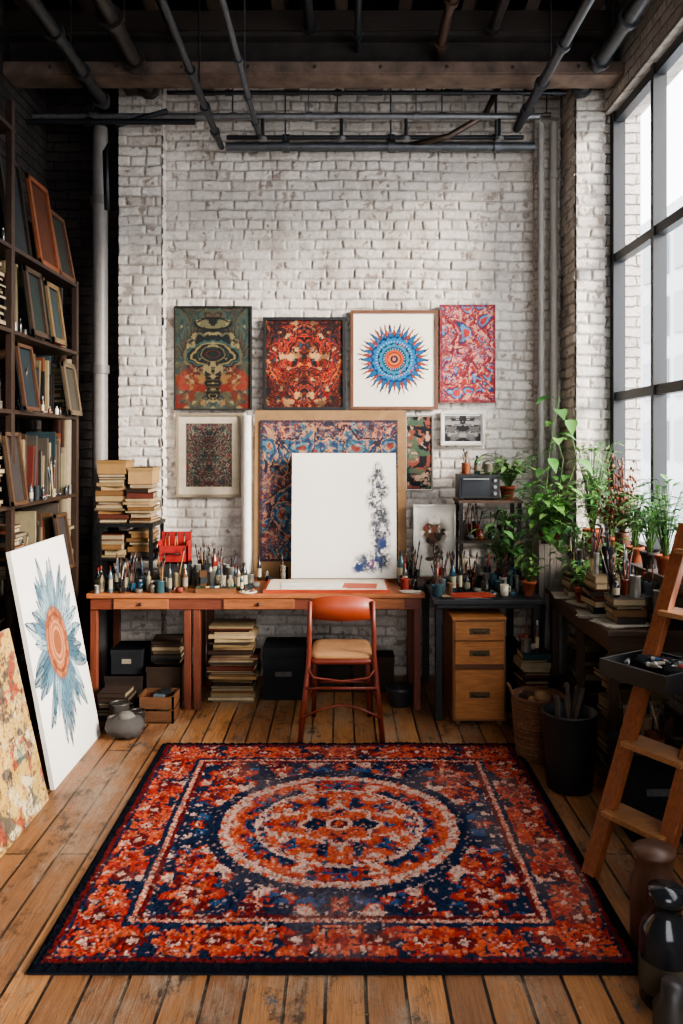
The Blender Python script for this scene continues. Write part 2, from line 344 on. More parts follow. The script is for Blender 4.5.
# ------------------------------------------------------------------ ROOM
XL,XR,YB=-2.15,1.8,6.0; ZC=4.75
def brick_relief(b,O,U,Vv,seed,res=.0075,x0=0):
    """real brick relief: every brick stands proud of worn joints, coated in old whitewash"""
    U,Vv=V3(U),V3(Vv); w,h=U.length,Vv.length; nx=int(w/res)+1; ny=int(h/res)+1
    x,y=np.meshgrid(np.linspace(0,w,nx)+x0,np.linspace(0,h,ny)); rs=np.random.RandomState(seed)
    xw=x+(fbm(x,y,9,seed)-.5)*.026; yw=y+(fbm(x,y,7,seed+1)-.5)*.016+(fbm(x,y,.8,seed+2)-.5)*.05
    rh=.0725; bw=.205; row=np.floor(yw/rh).astype(int); ro=rs.rand(200)*.05+ (np.arange(200)%2)*bw/2
    hd=(np.arange(200)%6==3); xs=xw+ro[row%200]; bwr=np.where(hd[row%200],bw*.52,bw); colm=np.floor(xs/bwr).astype(int)
    fx=(xs/bwr-colm)*bwr; fy=yw-row*rh; ed=np.minimum(np.minimum(fx,bwr-fx)*1.3,np.minimum(fy,rh-fy))
    rt=rs.rand(200,200,3)[row%200,colm%200]; n=fbm(x,y,14,seed+3,4); nf=fbm(x,y,45,seed+4,3)
    prof=ss(.002,.0125,ed+(n-.5)*.007); fill=ss(.48,.66,fbm(x,y,2.2,seed+5,4))*.8
    dsp=.014*prof*(1-.4*fill)+prof*(rt[...,0]-.5)*.008+(n-.5)*.006+(nf-.5)*.004+prof*(rt[...,1]-.5)*(fy/rh-.5)*.006
    chip=ss(.68,.71,fbm(x,y,17,seed+6,4))*prof; dsp=dsp-chip*.004
    c=np.ones((ny,nx,3))*np.array(H('e3dbd1')); tint=.84+.16*rt[...,2]; c=c*(tint*prof+(1-prof))[...,None]
    def put(m,col):
        nonlocal c
        m=np.clip(m,0,1)[...,None]; c=c*(1-m)+np.array(H(col))*m
    put((rt[...,1]>.93)*prof*.35,'a8988a'); put((1-prof)*(1-fill)*.55,'6f6862'); put((1-prof)*.2,'8f877f')
    put(ss(.48,.74,fbm(x,y,.9,seed+7,5))*.40,'989089'); put(ss(.52,.72,fbm(x*3.2,y*.45,2.2,seed+8,4))*.28,'8c8379')
    put(ss(.62,.69,fbm(x,y,6,seed+9,5))*.40,'968a7f'); put(chip*.7,'7f6c60'); put(ss(.66,.70,nf)*.25,'7a726a')
    put(ss(3.5,4.3,y)*.35,'7d756d')  # shade near the ceiling painted into the colour, darker towards the top
    P=np.array(O)
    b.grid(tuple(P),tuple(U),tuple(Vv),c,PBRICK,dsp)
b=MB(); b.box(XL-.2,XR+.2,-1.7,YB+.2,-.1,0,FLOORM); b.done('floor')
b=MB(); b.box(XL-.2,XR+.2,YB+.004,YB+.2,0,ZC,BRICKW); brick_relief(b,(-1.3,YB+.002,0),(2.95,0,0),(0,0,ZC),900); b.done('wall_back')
b=MB(); b.box(-1.59,-1.29,YB-.13,YB,0,ZC,BRICKW); brick_relief(b,(-1.592,YB-.132,0),(.304,0,0),(0,0,ZC),950); brick_relief(b,(-1.288,YB-.132,0),(0,.132,0),(0,0,ZC),960); b.done('trim_1')
b=MB(); b.box(1.40,1.58,YB-.05,YB,0,ZC,BRICKW); brick_relief(b,(1.398,YB-.052,0),(.184,0,0),(0,0,ZC),970); b.done('trim_2')
b=MB(); b.box(1.61,XR,5.62,YB,0,ZC,BRICKW); brick_relief(b,(1.608,5.618,0),(XR-1.608,0,0),(0,0,ZC),980); brick_relief(b,(1.608,YB,0),(0,-.382,0),(0,0,ZC),990); b.done('trim_3')
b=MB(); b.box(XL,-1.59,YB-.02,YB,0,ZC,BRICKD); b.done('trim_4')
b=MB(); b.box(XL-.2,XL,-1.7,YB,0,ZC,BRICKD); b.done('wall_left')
b=MB(); b.box(XR,XR+.25,-1.5,YB,0,1.02,BRICKW); b.box(XR,XR+.25,-1.5,YB,3.95,ZC,BRICKW)
b.box(XR,XR+.25,5.62,YB,1.02,3.95,BRICKW); b.box(XR,XR+.25,-1.5,0,1.02,3.95,BRICKW); b.done('wall_right')
b=MB(); b.box(XL,XR,-1.7,-1.5,0,.9,BRICKW); b.box(XL,XR,-1.7,-1.5,3.5,ZC,BRICKW); b.box(XL,-.6,-1.7,-1.5,.9,3.5,BRICKW); b.box(1.5,XR,-1.7,-1.5,.9,3.5,BRICKW); b.done('wall_unseen')  # unseen wall added behind the camera; its opening limits the front light
# ceiling
b=MB(); b.box(XL-.2,XR+.25,-1.7,YB+.2,ZC,ZC+.1,WY,H('221d1a')); b.done('ceiling')
b=MB()
x=XL+.15
while x<XR: b.box(x-.04,x+.04,-1.5,YB,4.45,ZC,WY,jit(H('43352d'),.4)); x+=.40
b.done('ceiling_joists')
b=MB(); c=H('332c29')
b.box(XL,XR,5.22,5.42,4.05,4.075,RUST,H('6a574a')); b.box(XL,XR,5.31,5.33,4.075,4.3,RUST,c); b.box(XL,XR,5.22,5.42,4.3,4.325,RUST,c); b.box(XL,XR,5.2,5.44,4.325,4.45,WX,H('2e2520'))
b.box(XL,XR,5.21,5.225,4.06,4.13,RUST,H('705e53'))
for k in range(9): b.ell((XL+.3+k*.42,5.205,4.095),(.013,.008,.013),RUST,H('4a3c34'),5)
b.done('steel_beam')
b=MB(); b.box(XL,XR,4.2,4.4,4.3,4.45,WX,H('2c231c')); b.box(XL,XR,2.0,2.2,4.25,4.45,WX,H('2c231c')); b.done('timber_beam')
b=MB(); 
for k,X in enumerate((-1.48,-.95,-.35,.24,.8,1.35)): b.box(X-.05,X+.05,5.44,5.84,4.18,4.3,WY,jit(H('352a23'),.35))
b.box(XL,XR,5.46,5.52,4.3,4.38,WX,H('2e2520')); b.done('timber_blocking')
b=MB(); pc=H('34363a')
for X,Z,r,y1,cc in ((-.85,3.80,.022,5.8,pc),(-.58,3.86,.018,5.7,H('505256')),(-1.62,4.02,.04,5.6,H('434242')),(-1.3,4.1,.05,5.6,H('423c38')),(1.25,3.95,.03,5.85,H('44464a')),(1.62,4.1,.045,5.6,H('505254')),(.1,4.25,.02,5.7,pc),(.62,4.2,.03,5.8,H('4c3a30')),(-1.05,4.26,.025,5.15,H('3a3430')),(.95,4.3,.035,5.15,H('3a3634')),(-.2,4.3,.03,5.15,H('2e2e30'))):
    b.cyl((X,0,Z),(X,y1,Z),r,r,METAL,cc,10)
    for yy in (4.6,5.1,5.5): 
        if yy<y1: b.cyl((X,yy,Z),(X,yy+.04,Z),r*1.5,r*1.5,METAL,cc,10)
    b.cyl((X,4.9,Z),(X,4.9,4.5),.006,.006,METAL,cc,6)
for (x0,x1,Y,Z,r,cc) in ((XL,1.38,5.72,3.985,.022,H('77787a')),(-.82,1.37,5.82,3.81,.03,H('5a5d61')),(-.82,1.3,5.86,3.89,.016,H('2f3236')),(XL,-1.0,5.6,3.9,.02,pc),(-1.2,1.55,5.65,4.12,.014,pc),(-1.2,1.5,5.88,4.06,.012,H('55504a'))):
    b.cyl((x0,Y,Z),(x1,Y,Z),r,r,METAL,cc,10)
    k=x0+.4
    while k<x1: b.cyl((k,Y,Z),(k+.05,Y,Z),r*1.45,r*1.45,METAL,cc,10); b.cyl((k+.02,Y,Z),(k+.02,Y,4.3),.005,.005,METAL,cc,6); k+=.75
b.tube([(.45,5.82,3.81),(.75,5.76,3.86),(1.0,5.74,4.0),(1.1,5.74,4.2)],.022,METAL,H('4a3c34'),10)
b.tube([(-1.6,5.6,3.3),(-1.62,5.62,3.7),(-1.55,5.66,3.9),(-1.2,5.66,4.0)],.02,METAL,pc,8)
for X in (-.55,.0,.45,1.1): b.cyl((X,5.72,3.98),(X,5.72,3.84),.012,.012,METAL,pc,8); b.cyl((X,5.72,3.84),(X,5.72,3.815),.03,.03,METAL,H('88888a'),8)
b.done('ceiling_pipes')
b=MB()
b.cyl((-1.72,5.84,0),(-1.72,5.84,3.95),.055,.055,SATIN,H('6f6a66'),14)
for z in (1.0,2.2,3.4): b.cyl((-1.72,5.84,z),(-1.72,5.84,z+.06),.066,.066,SATIN,H('5e5a56'),14)
b.done('downpipe')
b=MB(); 
for X,Y,r,cc in ((1.43,5.875,.022,'a5a09a'),(1.52,5.875,.028,'b0aba4')):
    b.cyl((X,Y,0),(X,Y,4.0),r,r,SATIN,H(cc),10)
    for z in (.9,1.9,2.9,3.6): b.cyl((X,Y,z),(X,Y,z+.04),r*1.4,r*1.4,SATIN,H(cc),10)
b.done('riser_pipes')
# window
b=MB(); fc=H('1d2024'); ys=[5.58,4.86,4.06,3.26,2.46,1.66,.86,.04]
for i,y in enumerate(ys):
    t=.035 if i%2==0 else .022; b.box(XR+.04,XR+.12,y-t,y+t,1.02,3.95,SATIN,fc)
for i,z in enumerate((1.05,2.02,2.96,3.91)): t=.03; b.box(XR+.05,XR+.11,0,5.62,z-t,z+t,SATIN,fc)
b.box(XR+.078,XR+.082,.03,5.6,1.03,3.93,WGLASS); b.done('window_1')
b=MB(); b.box(XR-.16,XR+.02,.1,5.6,.98,1.02,WY,H('6b6058')); b.done('window_sill')
# building outside
b=MB(); bc=H('b8bbbc')
b.box(10,16,22,40,-20,9,MATTE,bc)
for k in range(14):
    for j in range(12): b.box(9.9,10.02,22.5+k*1.25,23.2+k*1.25,-14+j*1.9,-12.8+j*1.9,SATIN,H('888e92')); 
for k in range(5):
    for j in range(12): b.box(10.5+k*1.1,11.1+k*1.1,21.9,22.02,-14+j*1.9,-12.8+j*1.9,SATIN,H('888e92'))
b.done('building')

# ------------------------------------------------------------------ RUG
def make_rug():
    w,h=2.0,2.0; a=Art(w,h,.005)
    q=.0105; rs=np.random.RandomState(4)
    jx=fbm(a.x,a.y,40,1)-.5; jy=fbm(a.x,a.y,40,2)-.5
    wx=(fbm(a.x,a.y,7,61)-.5)*.04; wy=(fbm(a.x,a.y,7,62)-.5)*.04
    X=np.round((a.x+jx*.014)/q)*q; Y=np.round((a.y+jy*.014)/q)*q
    kx=np.round((a.x)/q).astype(int); ky=np.round((a.y)/q).astype(int)
    rnd=rs.rand(260,260)[(ky+130)%260,(kx+130)%260]; rnd2=rs.rand(260,260)[(ky+130)%260,(kx+130)%260]
    e=np.minimum(w/2-np.abs(X),h/2-np.abs(Y)); ax,ay=np.abs(X+wx),np.abs(Y+wy); r=np.hypot(X+wx*.35,Y+wy*.35); th=np.arctan2(Y,X)
    navy,red,org,cream,blue,dred='1a2842','ad3728','ca5c3c','d6ad9a','2f527a','6c1e1d'
    a.c[:]=H(navy)
    f=fbm(ax,ay,9,21,3); g=fbm(ax,ay,13,22,3); hN=fbm(ax,ay,20,23,2)
    def P(m,c): a.put(m.astype(float),c)
    P((g>.62),blue); P((f>.61),red); P((f>.65),org); P((f>.695),cream); P((hN>.76),cream)
    for (fx,fy,fr) in ((.55,.56,.125),(.30,.63,.06),(.62,.30,.06),(.0,.64,.05),(.63,.0,.04)):
        dd=np.hypot(ax-fx,ay-fy); tt=np.arctan2(ay-fy,ax-fx); rr=fr*(.8+.25*np.cos(tt*6))*(.8+.5*g)
        P(dd<rr*1.2,navy); P(dd<rr,red); P(dd<rr*.72,org); P(dd<rr*.45,cream); P(dd<rr*.28,dred)
        P((dd<rr)&(hN>.6),dred)
    P((e>.285)&(e<.305),dred); P((e>.262)&(e<.285),cream); P((e>.262)&(e<.285)&(((X+Y)*36%1)>.55),org); P((e>.235)&(e<.262),navy)
    mb_=(e<=.235)&(e>.055); P(mb_,red)
    b1=fbm(ax,ay,11,31,3); b2=fbm(ax,ay,14,32,3); b3=fbm(ax,ay,20,33,2)
    P(mb_&(b1>.51),org); P(mb_&(b2>.61),dred); P(mb_&(b2>.66),navy); P(mb_&(b3>.72),cream); P(mb_&(b1<.33),navy)
    vert=(w/2-np.abs(X)<h/2-np.abs(Y)); along=np.where(vert,ay,ax); ac=np.where(vert,w/2-ax,h/2-ay)
    u=((along+.14)%.28)-.14; dd=np.hypot(u,ac-.145); t2=np.arctan2(ac-.145,u); rr=.078*(.8+.22*np.cos(5*t2))
    P(mb_&(dd<rr*1.12),navy); P(mb_&(dd<rr*.98),org); P(mb_&(dd<rr*.66),red); P(mb_&(dd<rr*.40)&(b3>.45),cream); P(mb_&(dd<rr*.2),dred)
    u2=((along)%.28)-.14; P(mb_&(np.hypot(u2*.7,ac-.15)<.035),dred); P(mb_&(np.hypot(u2,ac-.15)<.018),cream)
    P((e<=.07)&(e>.055),navy); P((e<=.055)&(e>.04),dred); P(e<=.042,'0f141e')
    # medallion
    P(r<.58,navy); P(r<.525,cream); P((r<.525)&(r>.50)&((th*44/(2*math.pi)%1)>.7),org)
    P(r<.48,red); pr=fbm(ax,ay,15,41,3)
    P((r<.48)&(r>.37)&(pr>.48),org); P((r<.48)&(r>.37)&(pr<.39),blue); P((r<.48)&(r>.37)&(pr<.33),navy); P((r<.48)&(r>.37)&(pr>.64),cream)
    k=np.abs(((th*12/(2*math.pi))%1)-.5); P((r<.46)&(r>.385)&(np.hypot(k*.24,r-.425)<.018),navy)
    P((r<.37)&(r>.34),cream); P((r<.355)&(r>.345)&((th*40/(2*math.pi)%1)>.5),dred); P((r<.34),red)
    pc_=fbm(ax,ay,15,44,3); pd=fbm(ax,ay,22,45,2)
    P((r<.34)&(pc_>.50),org); P((r<.34)&(pc_<.42),blue); P((r<.34)&(pc_<.37),navy); P((r<.33)&(pd>.60),cream)
    wv=.17+.02*np.cos(th*8); P((r<wv)&(r>wv-.02),cream); P((r<wv-.02)&(pd>.5),org); P((r<wv-.02)&(pd<.40),navy); P(r<.06,cream); P(r<.04,dred); P(r<.02,org)
    a.c=a.c*(.64+.6*rnd[...,None])
    m=((rnd2>.93)&(e>.05)).astype(float)*.5; a.put(m,cream)
    m=((rnd2<.08)&(e>.05)).astype(float)*.6; a.put(m,navy)
    wr=fbm(a.x,a.y,2.5,71); a.put(ss(.5,.75,wr)*.18*(e>.05),'b5998a')
    disp=(rnd-.5)*.007+ (np.cos(a.x/q*2*math.pi)+np.cos(a.y/q*2*math.pi))*.0014+ (fbm(a.x,a.y,3,8)-.5)*.010
    edge=np.minimum(w/2-np.abs(a.x),h/2-np.abs(a.y)); disp=np.where(edge<.006,-.010,disp)
    cx=-.01
    mb=MB(); mb.grid((cx-w/2,2.62,.02),(w,0,0),(0,h,0),a.c,RUGM,disp)
    mb.box(cx-w/2+.003,cx+w/2-.003,2.623,4.617,0.0005,.008,MATTE,H('161a22'))
    mb.done('persian_rug')
make_rug()

# ------------------------------------------------------------------ generic props
def book(mb,c,sx,sy,t,rz,col,pages=True):
    m=Matrix.Rotation(rz,3,'Z'); c=V3(c)
    def part(x0,x1,y0,y1,z0,z1,mat,cc):
        mb.slab(c+m@V3((x0,y0,z0)),m@V3((x1-x0,0,0)),m@V3((0,y1-y0,0)),(0,0,z1-z0),mat,cc)
    k=min(.003,t*.15)
    part(-sx/2,sx/2,-sy/2,sy/2,0,k,MATTE,col); part(-sx/2,sx/2,-sy/2,sy/2,t-k,t,MATTE,col)
    part(-sx/2+.004,sx/2-.004,-sy/2+.004,sy/2,k,t-k,MATTE,jit(H('86765e'),.3)); 
    if random.random()<.7: part(-sx/2,sx/2,-sy/2,-sy/2+.004,0,t,MATTE,col)
BK=['6b4a2f','c9b48d','8a2f24','2f4a4f','1d1d20','d8cdb4','7a6a55','3b2a20','a4572e','45503a','e4dccb','5a5148','272a30']
def stack(mb,x,y,z,sx,sy,hh,cols=BK,tmin=.012,tmax=.038,wob=.12):
    z0=z
    while z0<z+hh:
        t=R(tmin,tmax); k=R(.75,1); book(mb,(x+R(-.015,.015),y+R(-.01,.01),z0),sx*k,sy*k,t,R(-wob,wob),jit(H(random.choice(cols)),.3)); z0+=t
    return z0
def row_y(mb,x0,y0,y1,z,hmax,dep=.2,cols=BK):
    y=y0
    while y<y1-.03:
        t=R(.006,.030); h=hmax*R(.62,1); d=dep*R(.7,1); col=jit(H(random.choice(cols)),.35)
        if random.random()<.03: y+=R(.01,.03); continue
        lean=R(-.03,.12) if random.random()<.35 else 0
        mb.slab((x0-d+R(-.02,.015),y,z),(d,0,0),(0,math.cos(lean)*t,0),(0,math.sin(lean)*h,h),MATTE,col)
        y+=t+math.sin(max(lean,0))*h+.001
def brush(mb,x,y,z,ln,tilt,az,col):
    d=V3((math.sin(tilt)*math.cos(az),math.sin(tilt)*math.sin(az),math.cos(tilt))); p=V3((x,y,z))
    mb.cyl(p,p+d*ln*.8,.0025,.004,SATIN,col,6); mb.cyl(p+d*ln*.8,p+d*ln*.88,.005,.006,METAL,H('7a7a78'),6); mb.cyl(p+d*ln*.88,p+d*ln,.007,.002,MATTE,jit(H('3a2a20'),.5),6)
def jar(mb,x,y,z,r,h,col,n=0,glass=False,bl=.2):
    m=GLASSJ if glass else random.choice((SATIN,GLOSS,MATTE))
    mb.lathe(x,y,z,[(r*.92,0),(r,.008),(r,h*.85),(r*1.06,h*.9),(r*1.06,h),(r*.92,h),(r*.9,h*.4)],m,col,14)
    for i in range(n): brush(mb,x+R(-.4,.4)*r,y+R(-.4,.4)*r,z+.01 if glass else z+h*.35,bl*R(.65,1.25),R(.03,.3),R(0,6.28),jit(H(random.choice(['9a7038','5a2a1c','22262a','7a3422','a8987a','2f4a5f','3a2a20','1c1c1e'])),.2))
def bottle(mb,x,y,z,r,h,col,cap):
    mb.lathe(x,y,z,[(r*.9,0),(r,.01),(r,h*.6),(r*.85,h*.7),(r*.4,h*.8),(r*.38,h*.9)],GLOSS,col,14)
    mb.lathe(x,y,z+h*.86,[(r*.48,0),(r*.48,h*.14)],SATIN,cap,12)
    if h>.09: mb.lathe(x,y,z+h*.15,[(r*1.01,0),(r*1.01,h*.35)],MATTE,jit(H('988f78'),.4),14)
def tin(mb,x,y,z,r,h,col):
    mb.lathe(x,y,z,[(r,0),(r*1.03,.004),(r,.008),(r,h-.008),(r*1.04,h-.004),(r*1.03,h),(r*.9,h),(r*.88,h-.006)],METAL,col,16)
def ptube(mb,x,y,z,az,col):
    d=V3((math.cos(az),math.sin(az),0)); p=V3((x,y,z+.012)); mb.cyl(p,p+d*.06,.003,.011,SATIN,H('8f8f8a'),8); mb.cyl(p+d*.015,p+d*.045,.007,.0108,SATIN,col,8); mb.cyl(p+d*.06,p+d*.075,.007,.007,SATIN,H('222222'),8)
CL=['5b3f28','7a6448','7a2a20','2f4a4f','1d1d20','988868','4a4238','3b2a20','6a3c24','1f3f52','7a7468','2d2d2d','4a545a','a9a292','5c2a1e','1a1c1e','202428','141618','23282a','382c22']
def misc(mb,x,y,z):
    k=random.random(); col=jit(H(random.choice(CL)),.3); a=R(0,3.14)
    if k<.3:
        zz=z
        for i in range(random.randint(1,3)):
            h=R(.02,.045); w=R(.035,.05); mb.obox((x,y,zz+h/2),(w,w*.8,h),(0,0,a+R(-.4,.4)),MATTE,jit(H(random.choice(CL)),.3)); zz+=h
    elif k<.5:
        mb.lathe(x,y,z,[(.012,.0),(.027,.0),(.028,.002),(.028,.02),(.027,.022),(.012,.022),(.012,0)],SATIN,col,16)
    elif k<.75:
        mb.lathe(x,y,z,[(.022,0),(.026,.006),(.027,.07),(.0245,.07),(.022,.01),(0,.01)],GLOSS,col,16); d=V3((math.cos(a),math.sin(a),0)); p=V3((x,y,z))
        mb.tube([p+d*.026+V3((0,0,.058)),p+d*.042+V3((0,0,.052)),p+d*.042+V3((0,0,.025)),p+d*.026+V3((0,0,.018))],.0035,GLOSS,col,6)
    else:
        mb.ell((x,y,z+.018),(.028,.024,.018),MATTE,jit(H(random.choice(['8a7a68','5a5a58','7a3a30','a89a88'])),.2),7,.22,random.randint(0,99))
def clutter(mb,x0,x1,y0,y1,z,n,brushes=.35,hs=1.0,sizes=(.014,.032),dmin=.054,mi=.25):
    pts=[]
    for i in range(n*14):
        if len(pts)>=n: break
        x,y=R(x0,x1),R(y0,y1)
        if all((x-a)**2+(y-c)**2>dmin*dmin for a,c in pts):
            pts.append((x,y)); r=min(R(*sizes),dmin*.6); k=random.random(); col=jit(H(random.choice(CL)),.3)
            if random.random()<mi: misc(mb,x,y,z); continue
            if k<brushes: jar(mb,x,y,z,r,R(.06,.12)*hs,col,random.randint(2,7),random.random()<.3)
            elif k<.64: bottle(mb,x,y,z,r*.8,R(.06,.20)*hs,col,jit(H(random.choice(['1a1a1a','1a1a1a','8a8a88','802a1e'])),.2))
            elif k<.80: tin(mb,x,y,z,r,R(.04,.13)*hs,jit(H('6d6a64'),.5))
            elif k<.9: jar(mb,x,y,z,r,R(.04,.09),col)
            else: ptube(mb,x,y,z,R(0,6.28),col)
def pot(mb,x,y,z,r,h,col,mat=MATTE):
    mb.lathe(x,y,z,[(r*.68,0),(r*.9,h*.78),(r*1.02,h*.78),(r*1.05,h),(r*.92,h),(r*.9,h*.88)],mat,col,18)
    mb.lathe(x,y,z+h*.82,[(r*.9,0),(r*.5,.006),(0.0,.01)],MATTE,H('2a1c14'),14)
GR=['4f7a3f','5f8f4a','3f6a38','7aa454','457a48','8ab066']
def bush(mb,x,y,z,r,h,n,ls,cols=GR,lw=.5,droop=.3):
    for i in range(n):
        az=R(0,6.28); q=R(.1,1); hh=h*R(.35,1); tip=V3((x+math.cos(az)*r*q,y+math.sin(az)*r*q*.8,z+hh)); b0=V3((x+R(-.01,.01),y+R(-.01,.01),z))
        mid=(b0+tip)/2+V3((0,0,h*.15)); mb.tube([b0,mid,tip],.0025,LEAF,H('4a6a35'),5,.0015)
        l=ls*R(.7,1.2); mb.leaf(tip,(math.cos(az+R(-.6,.6)),math.sin(az+R(-.6,.6)),R(-.2,.7)),l,l*lw,LEAF,jit(H(random.choice(cols)),.3),droop)
        for kk in (1.2,-1.1,2.4):
            if random.random()<.6: mb.leaf(b0.lerp(mid,.5)+ (tip-b0)*R(.2,.5),(math.cos(az+kk),math.sin(az+kk),.4),l*.8,l*lw*.8,LEAF,jit(H(random.choice(cols)),.3),droop)
def vine(mb,pts,n,ls,cols=GR,lw=.75):
    pts=[V3(p) for p in pts]; mb.tube(pts,.004,LEAF,H('4f6f35'),5,.002)
    for i in range(n):
        t=(i+.5)/n*(len(pts)-1); k=min(int(t),len(pts)-2); p=pts[k].lerp(pts[k+1],t-k); az=R(2.2,6.6)
        q=p+V3((math.cos(az)*.04,math.sin(az)*.04,.02)); mb.tube([p,q],.002,LEAF,H('5a7a3f'),5)
        l=ls*R(.75,1.2); mb.leaf(q,(math.cos(az),math.sin(az),R(-.5,.3)),l,l*lw,LEAF,jit(H(random.choice(cols)),.25),.5)

# ------------------------------------------------------------------ wall pictures
def picture(name,x0,x1,z0,z1,art,fw=.02,fc='1a1a1a',mw=0,mc='e5dfd2',y=YB-.024,dep=.035):
    b=MB(); yf=y-dep; W=x1-x0; Hh=z1-z0; f=H(fc)
    if fw:
        b.box(x0,x0+fw,yf,y-.002,z0,z1,WZ,f); b.box(x1-fw,x1,yf,y-.002,z0,z1,WZ,f)
        b.box(x0+fw,x1-fw,yf,y-.002,z0,z0+fw,WX,f); b.box(x0+fw,x1-fw,yf,y-.002,z1-fw,z1,WX,f)
        b.box(x0+fw,x1-fw,yf+.012,y-.004,z0+fw,z1-fw,MATTE,H(mc)); yy=yf+.009
    else:
        b.box(x0,x1,yf,y-.002,z0,z1,MATTE,H('cfc6b6')); yy=yf-.002
    k=fw+mw
    b.grid((x0+k,yy,z0+k),(W-2*k,0,0),(0,0,Hh-2*k),art(W-2*k,Hh-2*k),ART)
    return b.done(name)
picture('framed_machine_painting',-1.215,-.65,1.945,2.70,art_machine,.012,'22201c')
picture('framed_red_painting',-.57,.03,1.945,2.62,art_red,.022,'17171a')
picture('framed_mandala_print',.065,.70,1.95,2.67,art_mandala,.022,'6b4128')
picture('red_tapestry_panel',.712,1.115,2.0,2.71,lambda w,h:art_paisley(w,h,205,['64202a','a03434','94302c','a83e34','c08c7c','1f3555','96302f','4f7898'],fold=False,nm=16,sc=4,rm=1.2),0)
picture('framed_carpet_study',-1.20,-.72,1.315,1.925,lambda w,h:ornate(w,h,['1d2a28','4a2a2a','2f4a45','7a7060','26302f','6a3030'],7,301,bands=6).c,.02,'8c7f6a',.055,'b9ad98')
picture('floral_poster',.462,.665,1.36,1.91,lambda w,h:art_dark(w,h,402,'17181c',('a88a76','7a4234','3f5342')),.006,'9a9288',.006)
picture('framed_ink_drawing',.72,1.04,1.69,1.935,lambda w,h:art_dark(w,h,411,'242326',('8d8a86','5a5856')),.018,'c9c4bb',.012,'dddddd')

# ------------------------------------------------------------------ desks
def desk(name,x0,x1,y0,y1,z,top,leg,legs,apron=.07,segs=None):
    b=MB(); b.box(x0,x1,y0,y1,z-.03,z,WX,H(top))
    b.box(x0+.02,x1-.02,y0+.02,y0+.04,z-.03-apron,z-.03,WX,H(leg)); b.box(x0+.02,x1-.02,y1-.04,y1-.02,z-.03-apron,z-.03,WX,H(leg))
    b.box(x0+.02,x0+.04,y0+.04,y1-.04,z-.03-apron,z-.03,WY,H(leg)); b.box(x1-.04,x1-.02,y0+.04,y1-.04,z-.03-apron,z-.03,WY,H(leg))
    for xx in legs:
        for yy in (y0+.04,y1-.08): b.beam((xx,yy+.02,0),(xx,yy+.02,z-.03),.045,.045,WZ,H(leg),up=(0,1,0))
    for (xa,xb) in (segs or ()):
        b.box(xa,xb,y0+.008,y0+.022,z-.025-apron,z-.035,WX,H(top,.8)); b.ell(((xa+xb)/2,y0+.0,z-.03-apron/2),(.012,.012,.012),SATIN,H('2a1a12'),6)
    return b.done(name,.004)
desk('work_desk',-1.62,.53,5.2,5.85,.75,'a46238','6f3824',(-1.585,-.985,-.925,.485),.075,((-1.45,-1.1),(-.75,-.3),(.0,.4)))
desk('black_table',.56,1.24,5.0,5.9,.75,'23262b','1a1b1e',(.60,1.2),.03)
b=MB(); x0,x1,y0,y1=.67,.99,4.93,5.38; pn=H('b07440')
b.box(x0,x1,y0+.015,y1,.03,.64,WZ,H('8a5a32'))
for xx in (x0+.02,x1-.05):
    for yy in (y0+.03,y1-.06): b.box(xx,xx+.03,yy,yy+.03,0,.03,WZ,H('7a4d2a'))
for a_,c_ in ((.52,.63),(.375,.51),(.045,.34)):
    b.box(x0+.014,x1-.014,y0,y0+.016,a_,c_,WX,jit(pn,.1))
    b.box(x0+.10,x1-.10,y0-.006,y0+.001,(a_+c_)/2-.018,(a_+c_)/2+.018,METAL,H('6a5a40')); b.tube([(x0+.12,y0-.004,(a_+c_)/2),(x0+.13,y0-.022,(a_+c_)/2-.006),(x1-.13,y0-.022,(a_+c_)/2-.006),(x1-.12,y0-.004,(a_+c_)/2)],.004,METAL,H('3a3228'))
b.box(x0+.014,x1-.014,y0+.004,y0+.015,.345,.37,WX,H('6a4020'))
b.box(x0-.005,x1+.005,y0,y1,.64,.655,WX,pn); b.done('pine_drawer_cabinet',.003)
# chair
b=MB(); rc=H('6c2a1a'); Y0=4.70
for s in (-1,1):
    b.tube([(s*.235,4.66,0),(s*.205,4.71,.3),(s*.188,4.73,.47),(s*.185,4.71,.62),(s*.18,4.69,.80)],.016,SATIN,rc,8,.013)
    b.tube([(s*.175,5.12,0),(s*.165,5.09,.25),(s*.155,5.06,.46)],.015,SATIN,rc,8)
    b.tube([(s*.205,4.70,.24),(s*.165,5.095,.2)],.009,SATIN,rc,8)
pts=[(.19*math.sin(t),4.69+.0-.035*math.cos(t)*1.0+.03,.0) for t in np.linspace(-1.35,1.35,13)]
vs=[];n=len(pts)
for i,(px,py,_) in enumerate(pts):
    e=1-abs(i/(n-1)-.5)*2; zt=.80+.035*math.sin(e*math.pi/2); zb=.70-.012*e
    vs+=[(px,py-.008,zb),(px,py-.008,zt),(px,py+.008,zt),(px,py+.008,zb)]
fs=[]
for i in range(n-1):
    a,c=i*4,(i+1)*4
    for k in range(4): fs.append((a+k,a+(k+1)%4,c+(k+1)%4,c+k))
fs+=[(0,1,2,3),(n*4-4,n*4-3,n*4-2,n*4-1)]
b.add(vs,fs,SATIN,H('8a3a22'),True)
def rsq(w0,w1,y0,y1,z,k=6,r=.05):
    out=[]
    for cx,cy,a0 in ((w1-r,y1-r,0),(-w1+r,y1-r,90),(-w0+r,y0+r,180),(w0-r,y0+r,270)):
        for i in range(k): t=math.radians(a0+90*i/(k-1)); out.append((cx+r*math.cos(t),cy+r*math.sin(t),z))
    return out
